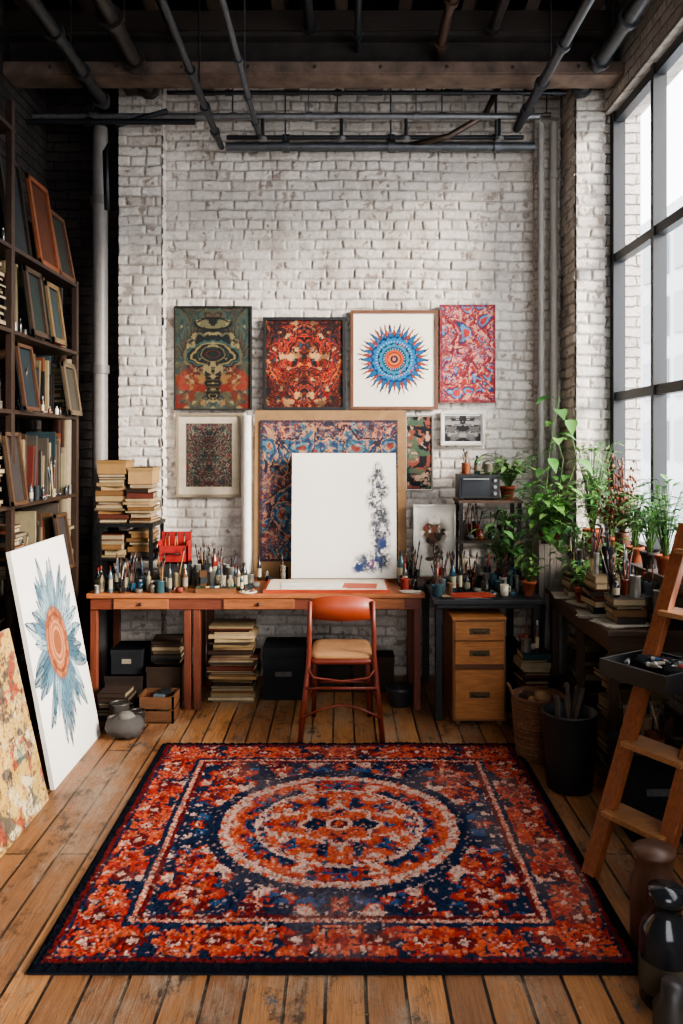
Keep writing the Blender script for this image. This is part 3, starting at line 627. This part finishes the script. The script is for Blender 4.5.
def pad(b,levels,mat,col):
    L_=[rsq(w0,w1,y0,y1,z) for w0,w1,y0,y1,z in levels]; m=len(L_[0]); vs=sum(L_,[])
    fs=[(k*m+i,k*m+(i+1)%m,(k+1)*m+(i+1)%m,(k+1)*m+i) for k in range(len(L_)-1) for i in range(m)]
    b.add(vs,fs+[tuple(range(m)),tuple(range((len(L_)-1)*m,len(L_)*m))],mat,col,True)
pad(b,[(.185,.175,4.72,5.11,.43),(.19,.18,4.715,5.115,.44),(.19,.18,4.715,5.115,.46)],SATIN,rc)
pad(b,[(.18,.17,4.725,5.105,.46),(.183,.173,4.722,5.108,.475),(.17,.16,4.735,5.095,.488),(.13,.12,4.78,5.05,.492)],MATTE,H('a87c56'))
b.tube([(-.208,4.70,.3),(.208,4.70,.3)],.009,SATIN,rc,8); b.tube([(-.165,5.1,.22),(.165,5.1,.22)],.008,SATIN,rc,8)
b.tube([(-.225,4.67,.14),(-.1,4.69,.19),(0,4.70,.205),(.1,4.69,.19),(.225,4.67,.14)],.008,SATIN,rc,8)
b.tube([(-.2,4.72,.42),(-.16,4.70,.36),(0,4.70,.34),(.16,4.70,.36),(.2,4.72,.42)],.007,SATIN,rc,8)
b.done('desk_chair')

# ------------------------------------------------------------------ on work desk
b=MB(); b.box(-.50,.31,5.215,5.62,.75,.772,WX,H('a8401f' )); b.box(-.48,.29,5.225,5.60,.772,.776,MATTE,H('d8c9b4'))
b.obox((-.18,5.34,.778),(.42,.22,.003),(0,0,.05),MATTE,H('e8e2d6')); b.obox((.12,5.33,.7785),(.22,.18,.003),(0,0,-.08),MATTE,H('b8604a')); b.done('drawing_board')
b=MB(); O=V3((-.345,5.64,.776)); U=V3((.725,0,0)); Vv=V3((0,.10,.86)); nn=U.cross(Vv).normalized()
b.slab(O,U,Vv,-nn*.02,MATTE,H('d5cec2')); b.grid(O+nn*.001,U,Vv,art_sketch(.725,.866),ART); b.done('sketch_canvas')
b=MB(); b.slab((-.62,5.80,.75),(1.08,0,0),(0,.06,1.19),(0,.008,0),MATTE,H('8f6f4e'))
b.grid((-.58,5.796,.87),(.98,0,0),(0,.05,1.0),art_paisley(.98,1.0,505,['2a2430','76362d','2f5064','863c2f','a87a5a','27344f','602828','456a76'],sc=4,nm=16,rm=1.5),ART); b.done('paisley_textile_board')
b=MB()
vs=[];
for k in range(25):
    t=k/24*math.pi*3.2; r=.045-.0009*k; vs+=[(-.665+r*math.cos(t),5.76+r*math.sin(t),.75),(-.665+r*math.cos(t),5.76+r*math.sin(t),1.90)]
b.add(vs,[(2*k,2*k+2,2*k+3,2*k+1) for k in range(24)],MATTE,H('d5cfc6'),True); b.done('paper_roll')
picture('framed_botanical_print',.505,.80,.772,1.275,art_botanic,.014,'d8d3c8',.03,'ddd8cc',y=5.78)
b=MB(); book(b,(.65,5.70,.75),.26,.16,.02,0,H('5a4030')); b.done('book')

b=MB(); clutter(b,-.985,-.74,5.5,5.72,.75,24,.45,1.45,(.018,.034)); clutter(b,-.96,-.56,5.30,5.48,.75,24,.2,.9,dmin=.05); clutter(b,-.60,-.40,5.66,5.74,.75,5,.3,1.2); b.done('paint_jars')
b=MB(); clutter(b,-1.22,-1.0,5.64,5.74,.75,9,.7,1.6,mi=0); b.done('brush_holders')
b=MB(); clutter(b,.40,.51,5.28,5.72,.75,18,.45,1.2); b.done('brush_pots')
b=MB(); clutter(b,.60,1.2,5.25,5.56,.75,62,.36,1.15,dmin=.05); b.done('paint_pots')
b=MB(); clutter(b,.58,.70,5.10,5.24,.75,6,.3,.8); clutter(b,1.0,1.12,5.12,5.24,.75,5,.1,.6); b.done('glue_bottles')
b=MB(); b.box(-.93,-.68,5.22,5.27,.75,.78,WX,H('7a5030')); b.box(-.925,-.685,5.225,5.265,.78,.783,MATTE,H('2a1c14'))
for i in range(8): b.obox((-.915+i*.03,5.245,.786),(.024,.034,.008),(0,0,0),SATIN,H(random.choice(['8a2a22','2a4a6a','c9a24a','3a5a3a','d8d0c0','2a2a2a']))); 
b.done('watercolour_box')
b=MB()
for (px,py,pz) in ((-.60,5.25,.75),(.93,5.20,.75)):
    b.lathe(px,py,pz,[(.0,0),(.05,0),(.062,.005),(.058,.008),(.0,.004)],GLOSS,H('c9c4ba'),20)
    for i in range(7): t=i*.9; b.ell((px+.035*math.cos(t),py+.035*math.sin(t),pz+.008),(.009,.009,.004),GLOSS,H(random.choice(['8a2a22','2a4a6a','c9a24a','3a5a3a','2a2a2a'])),5)
b.done('mixing_plates')
b=MB()
for i in range(7): b.obox((.44+R(-.02,.02),5.235,.7515+i*.002),(.10,.05,.0018),(0,0,R(-.3,.3)),MATTE,jit(H('c2bbab'),.15))
b.done('loose_papers')
b=MB(); 
for i in range(5): b.obox((.80+R(-.06,.06),5.08+R(-.01,.01),.752+i*.004),(.24,.11,.004),(0,0,R(-.2,.2)),MATTE,jit(H(random.choice(['c2bbab','a8432f','5a6a75','9a7f64'])),.2))
b.done('sketchbooks')
b=MB(); clutter(b,-1.59,-1.0,5.22,5.38,.75,40,.16,.95,dmin=.05); b.done('ink_bottles')
rcx=H('8f1f1b'); x0,x1,y0,y1=-1.22,-1.02,5.44,5.58
b=MB(); b.box(x0,x1,y0,y1,.75,.90,SATIN,H('26282b')); b.box(x0-.004,x1+.004,y0-.004,y1+.004,.885,.905,SATIN,H('1c1d20')); b.done('black_box')
b=MB(); z0=.905
b.box(x0,x1,y0,y1,z0,z0+.012,SATIN,rcx); b.box(x0,x0+.01,y0,y1,z0,z0+.15,SATIN,rcx); b.box(x1-.01,x1,y0,y1,z0,z0+.15,SATIN,rcx); b.box(x0,x1,y1-.01,y1,z0,z0+.2,SATIN,rcx); b.box(x0,x1,y0,y0+.01,z0,z0+.12,SATIN,rcx)
for i in range(5): brush(b,x0+.03+i*.032,y0+.07,z0+.012,.19,R(0,.12),R(0,6),H('9a7a50'))
b.tube([(x0+.05,y0-.003,z0+.06),(x0+.06,y0-.02,z0+.07),(x1-.06,y0-.02,z0+.07),(x1-.05,y0-.003,z0+.06)],.005,METAL,H('30302f')); b.done('red_tool_caddy')
# book rack
b=MB(); c=H('1f2022')
for xx in (-1.60,-1.26):
    for yy in (5.42,5.76): b.box(xx-.012,xx+.012,yy-.012,yy+.012,.75,1.16,METAL,c)
b.box(-1.62,-1.24,5.40,5.78,1.15,1.175,METAL,c); b.box(-1.62,-1.24,5.40,5.78,.93,.945,METAL,c); b.done('metal_rack')
OB=['8f7452','6f5030','a08c6a','4b3220','74532f','2f2018','3a3028','7d6848','5a2a1e']
b=MB(); za=stack(b,-1.53,5.58,1.176,.21,.28,.32,OB); zb=stack(b,-1.34,5.56,1.176,.18,.26,.24,OB); b.done('old_books')
b=MB(); stack(b,-1.52,5.58,.946,.18,.28,.15,OB); stack(b,-1.34,5.58,.946,.16,.26,.16,OB);  b.done('rack_books')
b=MB(); clutter(b,-1.57,-1.3,5.5,5.7,.75,16,.1,1.0); b.done('solvent_bottles')
b=MB()
for k,(cx,cz,w,h) in enumerate(((-1.53,za,.19,.09),(-1.34,zb,.16,.11))):
    b.box(cx-w/2,cx+w/2,5.46,5.68,cz,cz+h,MATTE,H(('8a6a42','94764f')[k])); b.box(cx-w/2-.004,cx+w/2+.004,5.455,5.685,cz+h*.8,cz+h,MATTE,H(('7a5c38','856a46')[k]))
b.done('cardboard_boxes')

# under desk
b=MB(); stack(b,-.72,5.5,0,.32,.26,.50,OB+['a8987c'],.01,.026,.08); b.done('book_stack')
b=MB(); b.box(-.52,-.25,5.44,5.75,0,.34,MATTE,H('191a1e')); b.box(-.525,-.245,5.435,5.755,.28,.345,MATTE,H('141518')); b.box(-.44,-.33,5.43,5.436,.16,.19,METAL,H('5a5a58'))
b.done('black_file_box')
b=MB()  # dark boxes added to darken the space below the desk
for x0_,x1_,h_,cc in ((-.20,.06,.32,'2c2622'),(.08,.36,.24,'3a2c22')):
    b.box(x0_,x1_,5.62,5.8,0,h_,MATTE,H(cc)); b.box(x0_-.004,x1_+.004,5.615,5.8,h_-.04,h_,MATTE,jit(H(cc),.3))
b.done('dark_filler_boxes')
b=MB(); b.lathe(.38,5.35,0,[(.07,0),(.09,.1),(.095,.12),(.08,.12),(.07,.03)],SATIN,H('2a2a2d'),18); b.done('plastic_bowl')
b=MB(); x0,x1,y0,y1=-1.24,-1.02,4.98,5.18; wc=H('6a462c')
for za_ in (0.0,.085):
    b.box(x0,x1,y0,y0+.012,za_+.005,za_+.075,WX,jit(wc)); b.box(x0,x1,y1-.012,y1,za_+.005,za_+.075,WX,jit(wc)); b.box(x0,x0+.012,y0,y1,za_+.005,za_+.075,WY,jit(wc)); b.box(x1-.012,x1,y0,y1,za_+.005,za_+.075,WY,jit(wc))
b.box(x0,x1,y0,y1,0,.01,WX,wc)
for xx in (x0+.012,x1-.03): b.box(xx,xx+.018,y0+.012,y0+.03,0,.16,WZ,wc)
for i in range(8): b.obox((R(x0+.05,x1-.05),R(y0+.05,y1-.05),.02+i*.02),(.07,.06,.02),(0,0,R(0,3)),MATTE,jit(H(random.choice(CL)),.3))
b.done('wooden_crate')
b=MB()
for (bx0,bx1,by0,by1,bz0,bz1,cc) in ((-1.53,-1.29,5.3,5.6,0,.2,'2f2620'),(-1.5,-1.3,5.34,5.58,.2,.36,'1f2124'),(-1.26,-1.04,5.3,5.6,0,.26,'3a2c22')):
    b.box(bx0,bx1,by0,by1,bz0,bz1,MATTE,H(cc)); b.box(bx0-.004,bx1+.004,by0-.004,by1+.004,bz1-.035,bz1,MATTE,jit(H(cc),.4)); b.box((bx0+bx1)/2-.03,(bx0+bx1)/2+.03,by0-.006,by0-.001,bz0+.07,bz0+.1,MATTE,H('8a8070'))
b.done('wooden_boxes')
b=MB(); stack(b,-1.15,5.45,.261,.2,.22,.14,['4a3c30','2f2a26','3b2a20','1d1d20','6a5a44'],.01,.03); stack(b,-1.40,5.12,0,.22,.22,.16,['3a2c24','6f5f45','3b2a20','1d1d20','2f2f30'],.01,.03); b.done('magazines')
b=MB(); b.ell((-1.25,4.74,.07),(.105,.09,.07),MATTE,H('4a4643'),8,.14,3); b.ell((-1.24,4.73,.13),(.05,.05,.03),MATTE,H('6a655f'),6,.1,4); b.done('clay_lump')
b=MB(); tin(b,-1.34,4.95,0,.06,.14,H('5a5652')); tin(b,-1.22,4.90,0,.045,.11,H('44413e')); jar(b,-1.34,4.84,0,.04,.09,H('6a6058'));  b.done('paint_tins')

# ------------------------------------------------------------------ bookshelf left
b=MB(); sc=H('2e1e14'); X0,X1=XL+.01,-1.72; zs=(.08,.50,.93,1.38,1.88,2.30,2.74,3.36)
for y in (3.2,4.3,5.35):
    for xx in (X0,X1-.035): b.box(xx,xx+.035,y-.02,y+.02,0,3.5 if y<5 else 2.76,WZ,sc)
for z in zs[:-1]: b.box(X0,X1,3.18,5.37,z-.022,z,WY,jit(sc,.2))
b.box(X0,X1,3.18,4.34,3.338,3.36,WY,sc)
b.done('bookshelf',.002)
DK=['3d2b1d','675a42','4a1a14','1e2e32','121215','70664f','3e372f','241a14','5a301a','272e21','807052','302b26','181a1d','5a4028']
b=MB()
for i,z in enumerate(zs[:-1]):
    hm=min(zs[i+1]-z-.04,.55); 
    for (ya,yb) in ((3.24,4.26),(4.34,5.31)):
        if i==6 and ya>4: continue
        q=ya
        while q<yb-.08:
            seg=min(R(.16,.34),yb-q); k=random.random()
            if k<.55:
                row_y(b,X1-R(.05,.08),q,q+seg,z,min(hm,.40),.22,DK)
                clutter(b,X1-.03,X1-.015,q+.02,q+seg-.02,z,3,.1,.6,(.010,.016),.05,.1)
            elif k<.84: stack(b,X1-.13,q+seg/2,z,.22,min(seg*.98,.28),hm*R(.72,.88),DK,.01,.03,.06)
            else: clutter(b,X1-.22,X1-.04,q+.03,q+seg-.03,z,12,.6,1.4,dmin=.05)
            q+=seg+.004
b.done('shelf_books')
b=MB()
def lframe(y0,w,z,h,fc,ic,x=X1-.02,lean=.08,fw=.03):
    O=V3((x,y0,z)); U=V3((0,w,0)); Vv=V3((-lean,0,h)); nn=V3((.015,0,0)); un=U.normalized(); vn=Vv.normalized()
    b.slab(O-nn*.5,U,Vv,nn*.4,MATTE,H(ic))
    b.slab(O,U,vn*fw,nn,WY,H(fc)); b.slab(O+Vv-vn*fw,U,vn*fw,nn,WY,H(fc)); b.slab(O,un*fw,Vv,nn,WZ,H(fc)); b.slab(O+U-un*fw,un*fw,Vv,nn,WZ,H(fc))
lframe(4.72,.32,2.74,.52,'7a4224','4a2a1c'); lframe(5.05,.29,2.74,.42,'5a3a28','2a2a26'); lframe(4.40,.3,2.74,.56,'241a14','25282a',X1-.06)
lframe(4.82,.22,2.302,.36,'6a5538','2a3434',X1+.02,.05); lframe(5.08,.23,1.882,.33,'5a4c38','3a362f',X1+.03,.05); lframe(4.36,.22,1.882,.36,'4a2e1c','1a2226',X1+.03,.05,.02)
lframe(4.2,.2,1.382,.38,'4a3422','2f2a28',X1+.03,.05,.02); lframe(4.95,.2,.932,.34,'4a3422','2f2a28',X1+.03,.05,.02)
lframe(4.5,.24,2.302,.38,'3a2a1e','1e2624',X1+.02,.05)
b.done('stored_picture_frames')
b=MB()
for y,w,h,c,z_ in ((4.38,.3,.5,'1f1c1a',2.741),(4.7,.3,.46,'1f2022',2.741),(5.05,.26,.34,'2e241e',2.741),(3.3,.4,.3,'2a2420',3.361),(3.75,.5,.35,'241e1a',3.361)):
    b.box(X0+.03,X0+.2,y,y+w,z_,z_+h,MATTE,H(c)); b.box(X0+.028,X0+.203,y-.003,y+w+.003,z_+h-.05,z_+h,MATTE,jit(H(c),.4))
b.done('archive_boxes')
b=MB()
for i in range(9): 
    x_,y_=R(-2.02,-1.80),R(5.46,5.66); r_=R(.02,.035); b.cyl((x_,y_,0),(x_+R(-.03,.03),y_+R(-.02,.03),R(1.5,2.5)),r_,r_,MATTE,jit(H(random.choice(['5a4f40','2a241e','6a5f4c','3a2218'])),.3),12)
b.done('canvas_rolls')

# leaning canvases
b=MB(); O=V3((-1.41,4.03,.0)); U=V3((0,.77,0)); Vv=V3((-.22,0,1.17)); nn=U.cross(Vv).normalized(); 
b.slab(O,U,Vv,-nn*.02,MATTE,H('cfc9bf')); b.grid(O+nn*.0015,U,Vv,art_sunflower(.77,1.19),ART); b.done('sunflower_canvas')
b=MB(); O=V3((-1.40,3.1,.0)); U=V3((0,.82,0)); Vv=V3((-.19,0,.82)); nn=U.cross(Vv).normalized()
b.slab(O,U,Vv,-nn*.02,MATTE,H('cfc9bf')); b.grid(O+nn*.0015,U,Vv,art_abstract(.82,.84),ART); b.done('abstract_canvas')

# ------------------------------------------------------------------ right side
b=MB(); c=H('2a2622')
for xx in (.82,1.22):
    for yy in (5.62,5.86): b.box(xx-.012,xx+.012,yy-.012,yy+.012,.75,1.31,METAL,c)
b.box(.80,1.24,5.60,5.88,1.295,1.315,WX,H('5a4030')); b.box(.80,1.24,5.60,5.88,1.02,1.04,WX,H('4a3628')); b.done('small_shelf_unit')
b=MB(); b.box(.81,1.09,5.64,5.84,1.325,1.49,SATIN,H('141518')); b.box(.825,1.02,5.635,5.64,1.345,1.47,GLOSS,H('2c2f33')); b.cyl((.835,5.615,1.46),(1.01,5.615,1.46),.005,.005,METAL,H('b0b0b0'),8)
for z in (1.36,1.405,1.45): b.cyl((1.055,5.64,z),(1.055,5.622,z),.012,.012,METAL,H('9a9a9a'),12)
for xx in (.83,1.06): b.box(xx,xx+.015,5.66,5.68,1.315,1.325,SATIN,c); b.box(xx,xx+.015,5.80,5.82,1.315,1.325,SATIN,c)
b.done('toaster_oven',.004)
b=MB(); jar(b,.87,5.74,1.49,.03,.08,H('8a4a2a'),5,False,.16); bottle(b,.95,5.74,1.49,.022,.13,H('3a5a4a'),H('222222')); tin(b,1.03,5.74,1.49,.035,.07,H('8a8474')); b.done('jars')
b=MB(); clutter(b,.84,1.05,5.64,5.84,1.04,16,.5,1.1); b.done('pencil_pots')
b=MB(); clutter(b,.84,1.2,5.64,5.84,.75,22,.1,1.0); b.done('varnish_bottles')
def plant(name,x,y,z,pr,ph,pc,fn,mat=MATTE):
    b=MB(); pot(b,x,y,z,pr,ph,H(pc),mat); fn(b,z+ph*.85); b.done(name)
plant('potted_plant',1.16,5.74,1.315,.055,.09,'7a3a28',lambda b,z:bush(b,1.16,5.70,z,.18,.24,54,.09))
plant('potted_plant',1.13,5.66,1.04,.055,.10,'2a2624',lambda b,z:bush(b,1.13,5.62,z,.13,.14,32,.07))
plant('potted_plant',1.06,5.36,.75,.055,.12,'3a3a3c',lambda b,z:bush(b,1.06,5.36,z,.17,.36,50,.09,['54894a','6aa055','3f6b33']))
plant('potted_plant',1.18,5.16,.75,.045,.09,'8a4a30',lambda b,z:bush(b,1.18,5.16,z,.10,.18,30,.06))
b=MB(); gw=H('8a8178')
for i in range(5): b.box(1.265+i*.037,1.265+i*.037+.034,5.25,5.265,.01,1.06,WZ,jit(gw,.2)); b.box(1.265+i*.037,1.265+i*.037+.034,5.435,5.45,.01,1.06,WZ,jit(gw,.2))
for i in range(5): b.box(1.265,1.28,5.266+i*.034,5.298+i*.034,.01,1.06,WZ,jit(gw,.2)); b.box(1.434,1.449,5.266+i*.034,5.298+i*.034,.01,1.06,WZ,jit(gw,.2))
b.box(1.265,1.449,5.25,5.45,0,.01,WX,gw); b.box(1.275,1.44,5.26,5.44,.98,1.0,MATTE,H('2a1c14'))
b.done('wooden_planter')
b=MB(); pot(b,1.357,5.35,1.0,.07,.14,H('6b3a28'))
PG=['6faa50','5f9a48','8abf62','4f8a42']
vine(b,[(1.357,5.35,1.1),(1.34,5.36,1.4),(1.36,5.34,1.7),(1.42,5.33,2.02)],12,.12,PG); vine(b,[(1.36,5.35,1.1),(1.45,5.33,1.35),(1.52,5.3,1.6),(1.46,5.28,1.9)],7,.11,PG)
vine(b,[(1.36,5.35,1.1),(1.40,5.3,1.35),(1.42,5.25,1.6),(1.36,5.2,1.75)],6,.11,PG)
vine(b,[(1.35,5.35,1.12),(1.27,5.28,1.2),(1.22,5.22,1.1),(1.2,5.2,.95)],8,.085); vine(b,[(1.35,5.3,1.12),(1.33,5.22,1.16),(1.32,5.19,1.0),(1.31,5.19,.78)],9,.08); bush(b,1.357,5.33,1.1,.25,.36,84,.095,PG+GR); b.done('potted_pothos')
def cupy(name,x,y,z,r,h,col,rr,hh,n,ls,cols=GR,lw=.5):
    b=MB(); pot(b,x,y,z,r,h,H(col)); bush(b,x,y,z+h*.85,rr,hh,n,ls,cols,lw); b.done(name)
cupy('potted_fern',1.66,5.42,1.02,.065,.12,'9a5234',.18,.58,120,.09,['6f9a5a','4f7a3c','8ab06a'],.35)
cupy('potted_plant',1.69,5.14,1.02,.05,.10,'a8573a',.14,.30,50,.085)
cupy('potted_plant',1.69,4.72,1.02,.05,.09,'8a4a30',.13,.34,50,.09,['3f6b33','54894a'])
cupy('potted_plant',1.69,4.50,1.02,.05,.09,'3a3230',.13,.34,46,.08,['7aa05a','54894a'])
cupy('potted_plant',1.69,4.28,1.02,.05,.10,'9a5234',.13,.42,50,.09,['5f9a48','3f6a38'],.4)
cupy('potted_plant',1.44,5.05,.80,.055,.11,'a05a3a',.15,.32,56,.08)
cupy('potted_plant',1.52,4.66,.80,.05,.10,'5a3a2c',.13,.28,46,.07,['7aa454','5f8f4a'])
cupy('potted_plant',1.35,4.60,.8135,.042,.08,'7a3a28',.10,.18,34,.06)
b=MB(); jar(b,1.69,4.93,1.02,.045,.15,H('5a3a2a'))
for i in range(50):
    az=R(0,6.28); q=R(.03,.2); t=V3((1.65+math.cos(az)*q*.6,4.93+math.sin(az)*q,1.02+R(.2,.62))); b0=V3((1.69,4.93,1.15)); m_=(b0+t)/2+V3((0,0,.04)); b.tube([b0,m_,t],.0022,MATTE,H('5a3a2a'),5,.001)
    for k in range(5): p=b0.lerp(t,.5+.12*k)+V3((R(-.01,.01),R(-.01,.01),0)); b.ell(p,(.008,.008,.011),MATTE,jit(H(random.choice(['7a3a2e','8f5040','8a7258','6a4a3a','a8806a'])),.2),4)
b.done('dried_flowers')

# long table by window
b=MB(); x0,x1,y0,y1,z=1.28,1.62,3.95,5.15,.80; tc_=H('4a3526')
b.box(x0,XR-.005,y0,y1,z-.03,z,WY,tc_); b.box(x0+.02,x0+.04,y0+.03,y1-.03,z-.11,z-.03,WY,tc_); b.box(x0+.02,XR-.02,y0+.02,y0+.04,z-.11,z-.03,WX,tc_)
for yy in (y0+.05,4.55,y1-.06):
    for xx in (x0+.045,XR-.05): b.box(xx-.022,xx+.022,yy-.022,yy+.022,0,z-.03,WZ,tc_)
b.box(x0+.03,XR-.02,y0+.05,y1-.05,.25,.27,WY,tc_); b.done('window_workbench',.003)
b=MB()
for (cx,cy,rz,col) in ((1.40,4.1,.2,'b5ad9c'),(1.36,4.3,-.3,'8f8776'),(1.42,4.62,.4,'a59d8c'),(1.38,4.84,-.1,'b5ad9c')):
    for i in range(4): b.obox((cx+R(-.01,.01),cy+R(-.01,.01),.8015+i*.003),(.24,.18,.0028),(0,0,rz+R(-.2,.2)),MATTE,jit(H(col),.2))
b.done('drawing_papers')
b=MB(); s1=stack(b,1.41,4.12,.8135,.17,.2,.10,DK+['948a72']); s2=stack(b,1.40,4.38,.8135,.17,.22,.16,DK+['a59a80']); s3=stack(b,1.40,4.80,.8135,.16,.18,.10,['948a72','8a7f6a','5a4a3c','2b2a2a']); b.done('sketchbook_pile')
b=MB(); clutter(b,1.36,1.46,4.06,4.18,s1,7,.6,1.2); clutter(b,1.35,1.45,4.32,4.46,s2,7,.5,1.2); clutter(b,1.36,1.45,4.74,4.86,s3,6,.6,1.2); b.done('paint_bottles')
b=MB(); clutter(b,1.54,1.62,3.98,4.5,.80,18,.6,1.6,(.022,.036)); clutter(b,1.55,1.62,4.80,4.98,.80,7,.6,1.5,(.022,.036)); b.done('brush_tins')
b=MB(); clutter(b,1.68,1.73,3.2,4.14,1.02,26,.6,1.4,(.02,.034)); b.done('paint_cups')
b=MB(); stack(b,1.5,4.25,.27,.28,.3,.3,DK); stack(b,1.5,4.8,.27,.28,.3,.26,DK); stack(b,1.48,4.25,0,.28,.3,.18,DK); stack(b,1.48,4.85,0,.28,.3,.18,DK); b.done('stored_books')
b=MB(); b.slab((1.20,5.02,0.0),(.04,.18,.0),(.03,.0,.70),(.02,-.005,0),MATTE,H('1b1c1f')); b.slab((1.14,4.95,0.0),(.05,.14,.0),(.04,.0,.52),(.012,-.004,0),MATTE,H('3a2f28')); b.done('portfolio_case')
b=MB(); zp=stack(b,1.12,4.80,0,.18,.18,.46,DK); b.done('book_pile')
b=MB(); clutter(b,1.07,1.17,4.75,4.85,zp,5,.6,1.2); b.done('brush_cups')
b=MB(); b.box(1.02,1.17,5.2,5.6,0,.38,MATTE,H('24262a')); b.box(1.016,1.174,5.196,5.604,.33,.39,MATTE,H('1a1b1e')); b.done('black_storage_box')
def basket(x,y,r,h,col,mat,weave):
    b=MB(); b.lathe(x,y,0,[(r*.78,0),(r*.82,.01),(r*.95,h*.6),(r,h),(r*1.04,h+.01),(r*.96,h+.012),(r*.9,h*.6),(r*.74,.03),(.0,.03)],mat,col,26)
    if weave:
        k=.015
        while k<h:
            q=r*(.8+.2*k/h)+.003; b.tube([(x+q*math.cos(t),y+q*math.sin(t),k) for t in np.linspace(0,2*math.pi,25)],.006,mat,jit(col,.3),5); k+=.017
        for s in (-1,1): b.tube([(x+s*r*.98,y-.05,h),(x+s*(r+.02),y-.03,h+.06),(x+s*(r+.02),y+.03,h+.06),(x+s*r*.98,y+.05,h)],.008,mat,col,6)
    return b
b=basket(1.07,4.46,.14,.33,H('7a5238'),WICK,True)
for i in range(9): b.ell((1.07+R(-.07,.07),4.46+R(-.07,.07),.31+R(-.02,.03)),(.05,.05,.03),MATTE,jit(H(random.choice(['6b4630','8a6a4a','3a2a22'])),.2),6,.15,i)
b.done('wicker_basket')
b=basket(1.13,4.06,.135,.37,H('1a1b1e'),SATIN,False); 
for i in range(6): b.tube([(1.13+R(-.05,.05),4.06+R(-.05,.05),.04),(1.13+R(-.10,.10),4.06+R(-.1,.1),.42+R(0,.1))],.012,MATTE,jit(H(random.choice(['4a4038','2a2a2a','6b5a48'])),.2),8)
b.done('waste_bin')
b=MB(); b.box(1.24,1.48,3.50,3.80,0,.36,MATTE,H('1b1c1f')); b.box(1.235,1.485,3.495,3.805,.31,.37,MATTE,H('141517')); b.box(1.30,1.42,3.49,3.497,.2,.23,METAL,H('6a6a6a')); b.done('storage_trunk')
b=MB(); clutter(b,1.27,1.45,3.56,3.76,.37,9,.5,1.3,(.025,.032)); b.done('solvent_tins')

# step ladder
b=MB(); wc=H('8c4f2c'); A0=V3((.965,3.20,0)); Lv=V3((.50,.34,1.25)); u=V3((.52,-.85,0)).normalized()*.28; A1=A0+Lv*1.08; B0=A0+u; B1=A1+u
b.beam(A0,A1,.035,.065,WZ,wc,up=u); b.beam(B0,B1,.035,.065,WZ,wc,up=u)
hz=V3((Lv.x,Lv.y,0)).normalized()
for t in (.2,.40,.60,.80,1.0):
    p=A0+Lv*t; b.slab(p-hz*.05-V3((0,0,.02)),u,hz*.13,V3((0,0,.022)),WX,jit(H('a07048'),.1))
for P_ in (A1,B1): b.beam(P_-Lv*.03,V3((P_.x,P_.y,0))+hz*.08,.025,.04,WZ,H('6a3c22'),up=u)
b.done('wooden_stepladder',.003)
p=A0+Lv*.6; b=MB(); c0=p+u*.35+V3((0,0,.003)); m_=Matrix.Rotation(math.atan2(u.y,u.x),3,'Z')
def op(x0,x1,y0,y1,z0,z1,mat,cc): b.slab(c0+m_@V3((x0,y0,z0)),m_@V3((x1-x0,0,0)),m_@V3((0,y1-y0,0)),(0,0,z1-z0),mat,cc)
k=H('141417')
op(-.17,.15,-.2,.1,0,.02,SATIN,k); op(-.17,-.16,-.2,.1,.02,.07,SATIN,k); op(.14,.15,-.2,.1,.02,.07,SATIN,k); op(-.16,.14,-.2,-.19,.02,.07,SATIN,k); op(-.16,.14,.09,.1,.02,.07,SATIN,k)
# dark crumpled cloth and tubes lying in the tray
for i in range(6): q=c0+m_@V3((R(-.10,.08),R(-.14,.04),.045)); b.ell(q,(.06,.05,.025),MATTE,jit(H('1e1f23'),.4),8,.2,i+20)
for i in range(9): q=c0+m_@V3((R(-.11,.08),R(-.14,.03),.06)); ptube(b,q.x,q.y,q.z,R(0,6.28),jit(H(random.choice(['6a2a22','2a4a6a','5a5448','2a2a2a','1c1c1e'])),.3))
b.done('paint_tray')
b=MB(); b.lathe(.99,2.50,0,[(.07,0),(.078,.01),(.08,.2),(.07,.24),(.045,.27),(.045,.30),(.055,.305),(.055,.345),(.0,.35)],GLOSS,H('25282b'),22); b.lathe(.99,2.5,.05,[(.0812,0),(.0812,.09)],MATTE,H('5a5244'),22); b.done('glass_jug')
b=MB(); b.lathe(1.06,2.78,0,[(.07,0),(.078,.02),(.078,.22),(.06,.26),(.06,.30),(.068,.31),(.068,.33),(.0,.335)],SATIN,H('5a3e30'),22); b.done('stoneware_jar')
b=MB(); b.lathe(.93,2.30,0,[(.05,0),(.055,.01),(.055,.12),(.035,.15),(.032,.19),(.0,.19)],SATIN,H('3a3430'),20); b.done('varnish_bottle')

# ------------------------------------------------------------------ light, world, camera
w=bpy.data.worlds.new('overcast'); bpy.context.scene.world=w; w.use_nodes=True; nt=w.node_tree
bg=nt.nodes['Background']; bg.inputs[0].default_value=(.95,.965,1,1); bg.inputs[1].default_value=4.1
sd=bpy.data.lights.new('hazy_sun','SUN'); sd.energy=10; sd.angle=math.radians(18); sd.color=(1,.92,.82)
so=bpy.data.objects.new('hazy_sun',sd); bpy.context.collection.objects.link(so); so.rotation_euler=V3((-.75,.42,-.28)).to_track_quat('-Z','Y').to_euler(); so.location=(6,0,5)
cd=bpy.data.cameras.new('camera'); co=bpy.data.objects.new('camera',cd); bpy.context.collection.objects.link(co)
co.location=(0,0,1.7); co.rotation_euler=(math.radians(90),0,0); cd.sensor_fit='VERTICAL'; cd.sensor_height=36; cd.sensor_width=24; cd.lens=28.83; cd.shift_y=-68/1024; cd.clip_start=.05; cd.clip_end=200
bpy.context.scene.camera=co
sc=bpy.context.scene; sc.view_settings.view_transform='AgX'; sc.view_settings.look='AgX - Medium High Contrast'; sc.view_settings.exposure=.7
